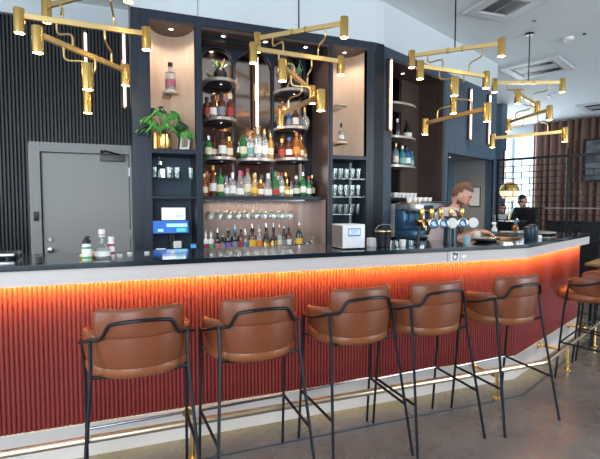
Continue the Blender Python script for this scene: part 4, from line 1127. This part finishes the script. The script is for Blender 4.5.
# ------------------------------------------------------------------ things around the barman and the turned bar top
o = tag(MB().lathe([(0, 0), (.026, 0), (.030, .07), (.0285, .07), (.024, .004), (0, .004)], 18).build('glass_jar', mat('pale_blue_glass', (.5, .72, .8), .1, trans=.5)), 'pale blue glass jar beside the foot of the black tap column', 'jar'); o.location = (2.585, 2.93, T)
bw = thing('platter', 'oval silver platter with yellow garnish in front of the barman', 'platter', (2.90, 3.05, T), R(15))
MB().lathe([(0, .004), (.10, .004), (.14, .020), (.15, .030), (.153, .030), (.145, .016), (.10, 0), (0, 0)], 36, sy=.62).build('platter_dish', steel, bw)
for i, (x, y) in enumerate(((-.05, -.01), (-.01, .02), (.03, -.02))):
    MB().ball((x, y, .018), .018, .014, .009).build('garnish', LBL['yellow'] if i != 1 else leaf_m, bw)
tag(MB().box(-.17, .17, -.12, .12, 0, .02, .004, M=Matrix.Translation((3.10, 3.22, T)) @ Matrix.Rotation(.25, 4, 'Z')).build('chopping_board', wood), 'oak chopping board beside the barman behind the silver platter', 'board')
sp = thing('spray_bottle', 'white spray bottle with teal liquid standing right of the barman', 'spray bottle', (3.33, 3.40, T))
MB().lathe([(0, 0), (.026, 0), (.028, .01), (.028, .06), (0, .06)], 18).build('lower_body', TEAL, sp)
MB().lathe([(.028, .0605), (.028, .08), (.012, .11), (.012, .125), (0, .125)], 18).build('upper_body', WHT, sp)
MB().box(-.03, .015, -.009, .009, .125, .15, .004).build('trigger_head', white, sp)
def on_bar(s, back, z=T): return Vector((CX + s * U[0] - back * N[0], CY + s * U[1] - back * N[1], z))
cbx = thing('wooden_crate', 'low oak tray with dark rim on the turned part of the bar', 'tray', on_bar(.66, -.36), AANG)
MB().box(-.16, .16, -.10, .10, 0, .012, .002).build('tray_floor', wood, cbx, smooth=False)
m = MB(); m.box(-.16, .16, -.10, -.085, .0121, .04); m.box(-.16, .16, .085, .10, .0121, .04); m.box(-.16, -.145, -.085, .085, .0121, .04); m.box(.145, .16, -.085, .085, .0121, .04)
m.build('tray_rim', mat('dark_rim', (.12, .07, .03), .5), cbx, smooth=False)
o = tag(MB().box(-.04, .04, -.03, .03, 0, .07, .006).build('napkin_box', white), 'white napkin box at the rear of the bar before the gold globe lamp', 'box'); o.location = on_bar(.28, -.47); o.rotation_euler.z = .4
shk = None
for i, (s, bk_, sc, lb) in enumerate([(.42, .0 - .06, 1.0, 'black metal cocktail shaker, left of the pair on the turned bar'), (.60, -.09, 1.1, 'black metal cocktail shaker, right of the pair on the turned bar')]):
    if shk is None:
        shk = thing('cocktail_shaker', lb, 'shaker', on_bar(s, bk_), 0, 'black shakers on the turned bar')
        MB().lathe([(0, 0), (.036, 0), (.040, .006), (.043, .10), (.040, .104), (0, .104)], 24).build('shaker_body', mat('dark_shaker', (.06, .10, .14), .25, .7), shk)
        MB().lathe([(0, .104), (.044, .104), (.044, .112), (.034, .120), (0, .120)], 24).build('shaker_lid', black_p, shk)
    else: dup(shk, on_bar(s, bk_), 0, lb, None, sc)
o = tag(MB().box(-.022, .022, -.022, .022, 0, .032, .003).build('sugar_box', white), 'tiny white box at the foot of the right cocktail shaker', 'box'); o.location = on_bar(.70, -.07)
for i, (s, bk_, lb) in enumerate([(.78, -.36, 'stack of black menus leaning over the rear of the turned bar')]):
    o = thing('menu_stack', lb, 'menus', on_bar(s, bk_), AANG + .15)
    for k in range(4): MB().box(-.15, .15, -.10, .10, .012 * k, .012 * k + .0115, .001, M=Matrix.Rotation(.12 * (k - 1.5), 4, 'Z')).build('menu', black_p if k % 2 else mat('menu_grey', (.15, .18, .22), .5), o, smooth=False)
rt_ = thing('round_tray', 'large dark round tray with pale rim at the far end of the bar', 'tray', on_bar(1.35, -.30))
MB().lathe([(0, 0), (.17, 0), (.185, .012), (.185, .02), (.175, .02), (.165, .008), (0, .008)], 36).build('tray_dish', black_p, rt_)
MB().lathe([(.175, .0205), (.19, .0205), (.19, .028), (.175, .028), (.175, .0205)], 36).build('tray_rim', mat('pale_rim', (.6, .55, .48), .4), rt_)
b = thing('bottle', 'brown bottle with a blue cap by the dark round tray', 'bottle', on_bar(1.12, -.43))
MB().lathe([(0, 0), (.034, 0), (.036, .01), (.036, .08), (.014, .11), (.012, .125), (0, .125)], 18).build('bottle_body', AMB, b)
MB().cyl((0, 0, 0), .016, .12, .15, 14).build('cap', LBL['blue'], b)

# ------------------------------------------------------------------ behind the screen
hs = thing('host_stand', 'dark host stand behind the grid screen under the gold globe lamp', 'stand', ang(3.75, .05), AANG)
MB().box(-.30, .30, -.22, .22, 0, 1.14, .004).build('stand_body', black, hs, smooth=False)
MB().box(-.33, .33, -.25, .25, 1.14, 1.17, .004).build('stand_top', black_p, hs, smooth=False)
gl = thing('globe_lamp', 'gold-topped globe lamp glowing on the host stand behind the screen', 'lamp', ang(3.82, .02, 1.17), 0)
MB().cyl((0, 0, 0), .07, 0, .015, 24, .003).tube([(0, 0, .01), (0, 0, .34)], .012, 10).build('lamp_base', gold, gl)
MB().lathe([(.155 * math.cos(R(x)), .51 + .155 * math.sin(R(x))) for x in range(0, 90, 9)] + [(0, .665)], 28).build('globe_top', gold, gl)
gm = MB().lathe([(0, .355)] + [(.155 * math.cos(R(x)), .51 + .155 * math.sin(R(x))) for x in range(-81, 1, 9)], 28).build('glass_bowl', mat('glowing_bowl', (.9, .8, .6), .3, emit=(1, .74, .42), es=1.1), gl)
for i, (t_, d_, L, lb) in enumerate([(3.85, -1.0, .7, 'dark sideboard behind the grid screen, nearest the globe lamp'), (3.9, -2.0, .9, 'dark sideboard behind the grid screen at the right edge')]):
    o = thing('sideboard', lb, 'sideboard', ang(t_, d_), AANG)
    MB().box(-.22, .22, -L / 2, L / 2, .1, 1.16, .004).build('sideboard_body', black_p, o, smooth=False)
    MB().box(-.25, .25, -L / 2 - .02, L / 2 + .02, 1.16, 1.19, .003).build('sideboard_top', black, o, smooth=False)
    for sx in (-.18, .18):
        for sy in (-L / 2 + .05, L / 2 - .05): MB().box(sx - .02, sx + .02, sy - .02, sy + .02, 0, .1).build('leg', black, o, smooth=False)
tbl = thing('dining_table', 'oak-topped dining table beyond the end of the bar at the right edge', 'table', ang(2.35, -2.15), AANG)
MB().box(-.35, .35, -.6, .6, .72, .75, .004).build('tabletop', wood, tbl, smooth=False)
for sx in (-.3, .3):
    for sy in (-.54, .54): MB().tube([(sx, sy, 0), (sx * .95, sy * .95, .72)], .018, 10).build('leg', black, tbl)

# ------------------------------------------------------------------ people
def skin_mesh(verts, edges, sub=2):
    """verts: list of (co, radius); returns evaluated mesh grown round the skeleton"""
    me = bpy.data.meshes.new('body'); me.from_pydata([v[0] for v in verts], edges, []); o = bpy.data.objects.new('body', me); COL.objects.link(o)
    md = o.modifiers.new('skin', 'SKIN'); md.use_smooth_shade = True
    if not me.skin_vertices: 
        bpy.context.view_layer.objects.active = o
    lay = me.skin_vertices[0].data if me.skin_vertices else None
    if lay is None:
        bmx = bmesh.new(); bmx.from_mesh(me); bmx.verts.layers.skin.verify(); bmx.to_mesh(me); bmx.free(); lay = me.skin_vertices[0].data
    for i, v in enumerate(verts):
        r_ = v[1]; lay[i].radius = r_ if isinstance(r_, tuple) else (r_, r_); lay[i].use_root = (i == 0)
    s_ = o.modifiers.new('sub', 'SUBSURF'); s_.levels = sub; s_.render_levels = sub
    dg = bpy.context.evaluated_depsgraph_get(); dg.update()
    out = bpy.data.meshes.new_from_object(o.evaluated_get(dg)); bpy.data.objects.remove(o)
    return out
def head_mb(m, M):
    """head about the origin: face toward +y, height .235"""
    u, v = 24, 18; t = bmesh.new(); bmesh.ops.create_uvsphere(t, u_segments=u, v_segments=v, radius=1)
    for p in t.verts:
        x, y, z = p.co
        sx, sy, sz = .074, .094, .118
        if z < 0:
            k = -z; sx *= 1 - .30 * k; 
            if y < 0: sy *= 1 - .38 * k
            else: sy *= 1 - .06 * k
        X, Y_, Z_ = x * sx, y * sy, z * sz
        if y > .3: Y_ -= .010 * max(0, math.cos(z * 4)) * (abs(x) < .7) * (abs(z - .12) < .16)
        if z < -.55 and y > .2: Y_ += .012 * min(1, (-.55 - z) * 4) * (1 - abs(x))
        p.co = (X, Y_, Z_)
    m.merge(t, M)
    m.tube([(0, .086, .018), (0, .103, -.012), (0, .110, -.028), (0, .093, -.036)], [.008, .011, .014, .008], 10) if M is None else None
    nb = MB(); nb.tube([(0, .084, .020), (0, .098, -.008), (0, .108, -.026), (0, .090, -.036)], [.007, .010, .014, .008], 10); m.merge(nb.b, M)
    for s in (-1, 1):
        e = MB(); e.ball((s * .074, -.004, -.008), .010, .022, .032, 12, 8); m.merge(e.b, M)
    for s in (-1, 1):
        e = MB(); e.ball((s * .030, .080, .027), .022, .010, .007, 10, 6); m.merge(e.b, M)    # brow ridge
    return m
def hand_mb(m, w, direction, palm_n, side=1):
    """hand at wrist point w, pointing along direction, five curled fingers"""
    d = Vector(direction).normalized(); n = Vector(palm_n); n = (n - d * n.dot(d)).normalized(); s = d.cross(n) * side
    Mx = Matrix(((s.x, d.x, n.x, w[0]), (s.y, d.y, n.y, w[1]), (s.z, d.z, n.z, w[2]), (0, 0, 0, 1)))
    t = MB(); t.ball((0, .045, 0), .040, .050, .015, 14, 8)
    for k, (x, L) in enumerate(((-.028, .062), (-.010, .074), (.010, .070), (.027, .055))):
        t.tube([(x, .07, 0), (x * 1.15, .07 + L * .45, -.004), (x * 1.2, .07 + L * .8, -.018), (x * 1.2, .07 + L * .92, -.034)], [.0095, .009, .008, .006], 8)
    t.tube([(-.030, .025, 0), (-.052, .050, -.010), (-.056, .075, -.020)], [.011, .010, .007], 8)
    m.merge(t.b, Mx)
def person(label, loc, head_yaw, root_yaw, J, head_pitch, top_m, hair_mt, scale=1.0, beard=False, apron=None, bare_arm=True):
    t = thing('person', label, 'person', loc, root_yaw); t.scale = (scale,) * 3
    hip, chest, neck, head = [Vector(v) for v in (J['hip'], J['chest'], J['neck'], J['head'])]
    V = [(hip, (.13, .10)), (chest, (.155, .105)), (neck - Vector((0, .0, .045)), (.10, .075)), (neck + Vector((0, .01, .03)), .046), (head - Vector((0, -.0, .05)), .044)]
    E_ = [(0, 1), (1, 2), (2, 3), (3, 4)]
    arms = {}
    for s, k in ((-1, 'l'), (1, 'r')):
        b = len(V); sh, el, wr = [Vector(v) for v in J[k]]
        V += [(sh, .052), ((sh + el) / 2, .045), (el, .037), ((el + wr) / 2, .034), (wr, .024)]
        E_ += [(2, b), (b, b + 1), (b + 1, b + 2), (b + 2, b + 3), (b + 3, b + 4)]; arms[k] = (sh, el, wr)
        b = len(V)
        V += [(Vector((s * .09, hip.y, hip.z - .08)), .082), (Vector((s * .10, hip.y + .01, .50)), .058), (Vector((s * .10, hip.y - .01, .30)), .052), (Vector((s * .10, hip.y - .02, .09)), .036), (Vector((s * .11, hip.y + .10, .035)), .033)]
        E_ += [(0, b), (b, b + 1), (b + 1, b + 2), (b + 2, b + 3), (b + 3, b + 4)]
    me = skin_mesh(V, E_)
    m = MB(); m.b.from_mesh(me); bpy.data.meshes.remove(me)
    MH = Matrix.Translation(head) @ Matrix.Rotation(head_yaw, 4, 'Z') @ Matrix.Rotation(-head_pitch, 4, 'X')
    head_mb(m, MH)
    for k, sd in (('l', -1), ('r', 1)):
        sh, el, wr = arms[k]; hand_mb(m, wr, J.get('hd' + k, wr - el), (0, 0, 1), sd)
    m.build('body', skin_m, t, True, 180)
    # eyes, brows, mouth
    for s in (-1, 1):
        e = MB().ball((s * .030, .0755, .012), .011, .0085, .005, 10, 6, M=MH).build('eye', eye_w, t)
        MB().ball((s * .030, .0828, .011), .005, .002, .0042, 8, 6, M=MH).build('iris', eye_k, e)
        MB().tube([MH @ Vector((s * .014, .089, .032)), MH @ Vector((s * .030, .091, .038)), MH @ Vector((s * .048, .078, .032))], .004, 6).build('eyebrow', hair_mt, t)
    MB().ball((0, .086, -.062), .022, .010, .006, 12, 6, M=MH).build('mouth', lip_m, t)
    # hair cap
    tt = bmesh.new(); bmesh.ops.create_uvsphere(tt, u_segments=24, v_segments=16, radius=1)
    dele = [p for p in tt.verts if (p.co.z < .42 and p.co.y > .15) or p.co.z < -.52 or (p.co.z < .10 and p.co.y > -.10) or (p.co.z < -.2 and p.co.y > -.35)]
    bmesh.ops.delete(tt, geom=dele, context='VERTS')
    for p in tt.verts:
        x, y, z = p.co; k = 1.07 if z > .3 else 1.03
        p.co = (x * .078 * (1.0 if z > .3 else 1.0), y * .099 * (1 if z >= 0 else 1 - .30 * -z), z * .122 * k + .006 + (.004 if y > 0 and z > .5 else 0))
    hm = MB(); hm.merge(tt, MH); ho = hm.build('hair', hair_mt, t, True, 80)
    sdm = ho.modifiers.new('thickness', 'SOLIDIFY'); sdm.thickness = .007; sdm.offset = 0.2
    if beard:
        tt = bmesh.new(); bmesh.ops.create_uvsphere(tt, u_segments=24, v_segments=16, radius=1)
        dele = [p for p in tt.verts if p.co.z > -.22 or p.co.y < -.05 or (p.co.z > -.60 and abs(p.co.x) < .40 and p.co.y > 0)]
        bmesh.ops.delete(tt, geom=dele, context='VERTS')
        for p in tt.verts:
            x, y, z = p.co; k = -z; p.co = (x * .0765 * (1 - .30 * k), y * .097 * (1 - .06 * k) + (.012 * min(1, max(0, -.55 - z) * 4) * (1 - abs(x)) if y > .2 else 0), z * .121)
        hm = MB(); hm.merge(tt, MH); hm.build('beard', hair_mt, t, True, 80)
    # clothing: shirt (torso and sleeves) and trousers
    sv = [(hip + Vector((0, 0, -.10)), (.155, .120)), (hip + Vector((0, 0, .05)), (.150, .120)), (chest, (.178, .128)), (neck - Vector((0, .01, .03)), (.165, .125)), (neck + Vector((0, -.005, .030)), .088)]
    se = [(0, 1), (1, 2), (2, 3), (3, 4)]
    for k in 'lr':
        sh, el, wr = arms[k]; b = len(sv); en = el.lerp(wr, .25 if bare_arm else .92)
        sv += [(sh + Vector((0, 0, .012)), .080), ((sh + el) / 2, .060), (el, .052), (en, .046)]; se += [(3, b), (b, b + 1), (b + 1, b + 2), (b + 2, b + 3)]
    sm_ = skin_mesh(sv, se); sm_.materials.clear(); sm_.materials.append(top_m); so = bpy.data.objects.new('shirt', sm_); COL.objects.link(so); so.parent = t
    for p in sm_.polygons: p.use_smooth = True
    # collar
    MB().lathe([(.058, -.012), (.066, -.010), (.060, .028), (.054, .030)], 20, tuple(neck), sy=1.0).build('collar', top_m, t)
    tv = [(hip + Vector((0, 0, .0)), (.150, .118))]; te = []
    for s in (-1, 1):
        b = len(tv); tv += [(Vector((s * .09, hip.y, hip.z - .09)), .098), (Vector((s * .10, hip.y + .01, .50)), .075), (Vector((s * .10, hip.y - .02, .08)), .062)]; te += [(0, b), (b, b + 1), (b + 1, b + 2)]
    tm_ = skin_mesh(tv, te); tm_.materials.clear(); tm_.materials.append(trouser_m); to_ = bpy.data.objects.new('trousers', tm_); COL.objects.link(to_); to_.parent = t
    for s in (-1, 1):
        MB().ball((s * .11, hip.y + .06, .045), .050, .135, .045, 14, 8).build('shoe', black_p, t)
    if apron:
        def strap(s):
            p0 = chest + Vector((s * .09, .165, 0)); p1 = neck + Vector((s * .11, .085, -.03)); p2 = neck + Vector((s * .125, -.02, .022)); p3 = neck + Vector((s * .10, -.135, -.07)); p4 = chest + Vector((0, -.165, -.02))
            MB().tube([p0, p1, p2, p3, p4], .020, 8, .05).build('apron_strap', apron, t)
        strap(-1); strap(1)
        m = MB(); n = 10; vs = []
        for j, (z, w, yy) in enumerate(((chest.z + .02, .11, chest.y + .150), (hip.z + .08, .17, hip.y + .150), (.45, .20, hip.y + .17))):
            for i in range(n + 1):
                x = (i / n - .5) * 2 * w; vs.append((x, yy - (x / .2) ** 2 * .06, z))
        m.add(vs, [(j * (n + 1) + i, j * (n + 1) + i + 1, (j + 1) * (n + 1) + i + 1, (j + 1) * (n + 1) + i) for j in range(2) for i in range(n)])
        ao = m.build('apron', apron, t, True, 80); sdm = ao.modifiers.new('thickness', 'SOLIDIFY'); sdm.thickness = .008
    return t
# barman leaning over the bar, looking down to the right
hx = math.atan2(-.72, .69) - PI / 2
person('barman in lilac-grey shirt and brown apron straps, looking down at his hands behind the taps', (2.895, 3.73, 0), 0, hx,
       {'hip': (0, 0, .95), 'chest': (0, .07, 1.17), 'neck': (0, .16, 1.385), 'head': (0, .235, 1.535),
        'l': [(-.165, .12, 1.345), (-.225, .17, 1.10), (-.10, .40, 1.195)], 'r': [(.165, .12, 1.345), (.225, .19, 1.10), (.13, .42, 1.195)], 'hdl': (.25, 1, -.12), 'hdr': (-.1, 1, -.12)},
       R(30), shirt_m, hair_m, 1.0, True, apron_m)
stand_J = {'hip': (0, 0, .95), 'chest': (0, .01, 1.20), 'neck': (0, 0, 1.44), 'head': (0, .02, 1.60),
           'l': [(-.175, 0, 1.40), (-.22, .02, 1.12), (-.15, .22, 1.02)], 'r': [(.175, 0, 1.40), (.22, .02, 1.12), (.15, .22, 1.02)]}
person('smiling waiter in black with a beard, behind the grid screen left of the globe lamp', (7.36, 7.30, 0), 0, math.atan2(-7.3, -7.36) - PI / 2, stand_J, R(5), mat('white_shirt', (.55, .55, .55), .8), hair_k, .845, True, black_cloth, False)
lean = {'hip': (0, -.12, .95), 'chest': (0, .0, 1.17), 'neck': (0, .12, 1.36), 'head': (0, .20, 1.50),
        'l': [(-.175, .08, 1.33), (-.24, .16, 1.08), (-.12, .40, 1.03)], 'r': [(.175, .08, 1.33), (.24, .16, 1.08), (.12, .40, 1.03)]}
person('waiter dressed in black bending forward behind the grid screen, right of the globe lamp', (7.10, 6.42, 0), .3, math.atan2(-.2, -1) - PI / 2, lean, R(20), black_cloth, hair_k, 1.0, True, None, False)
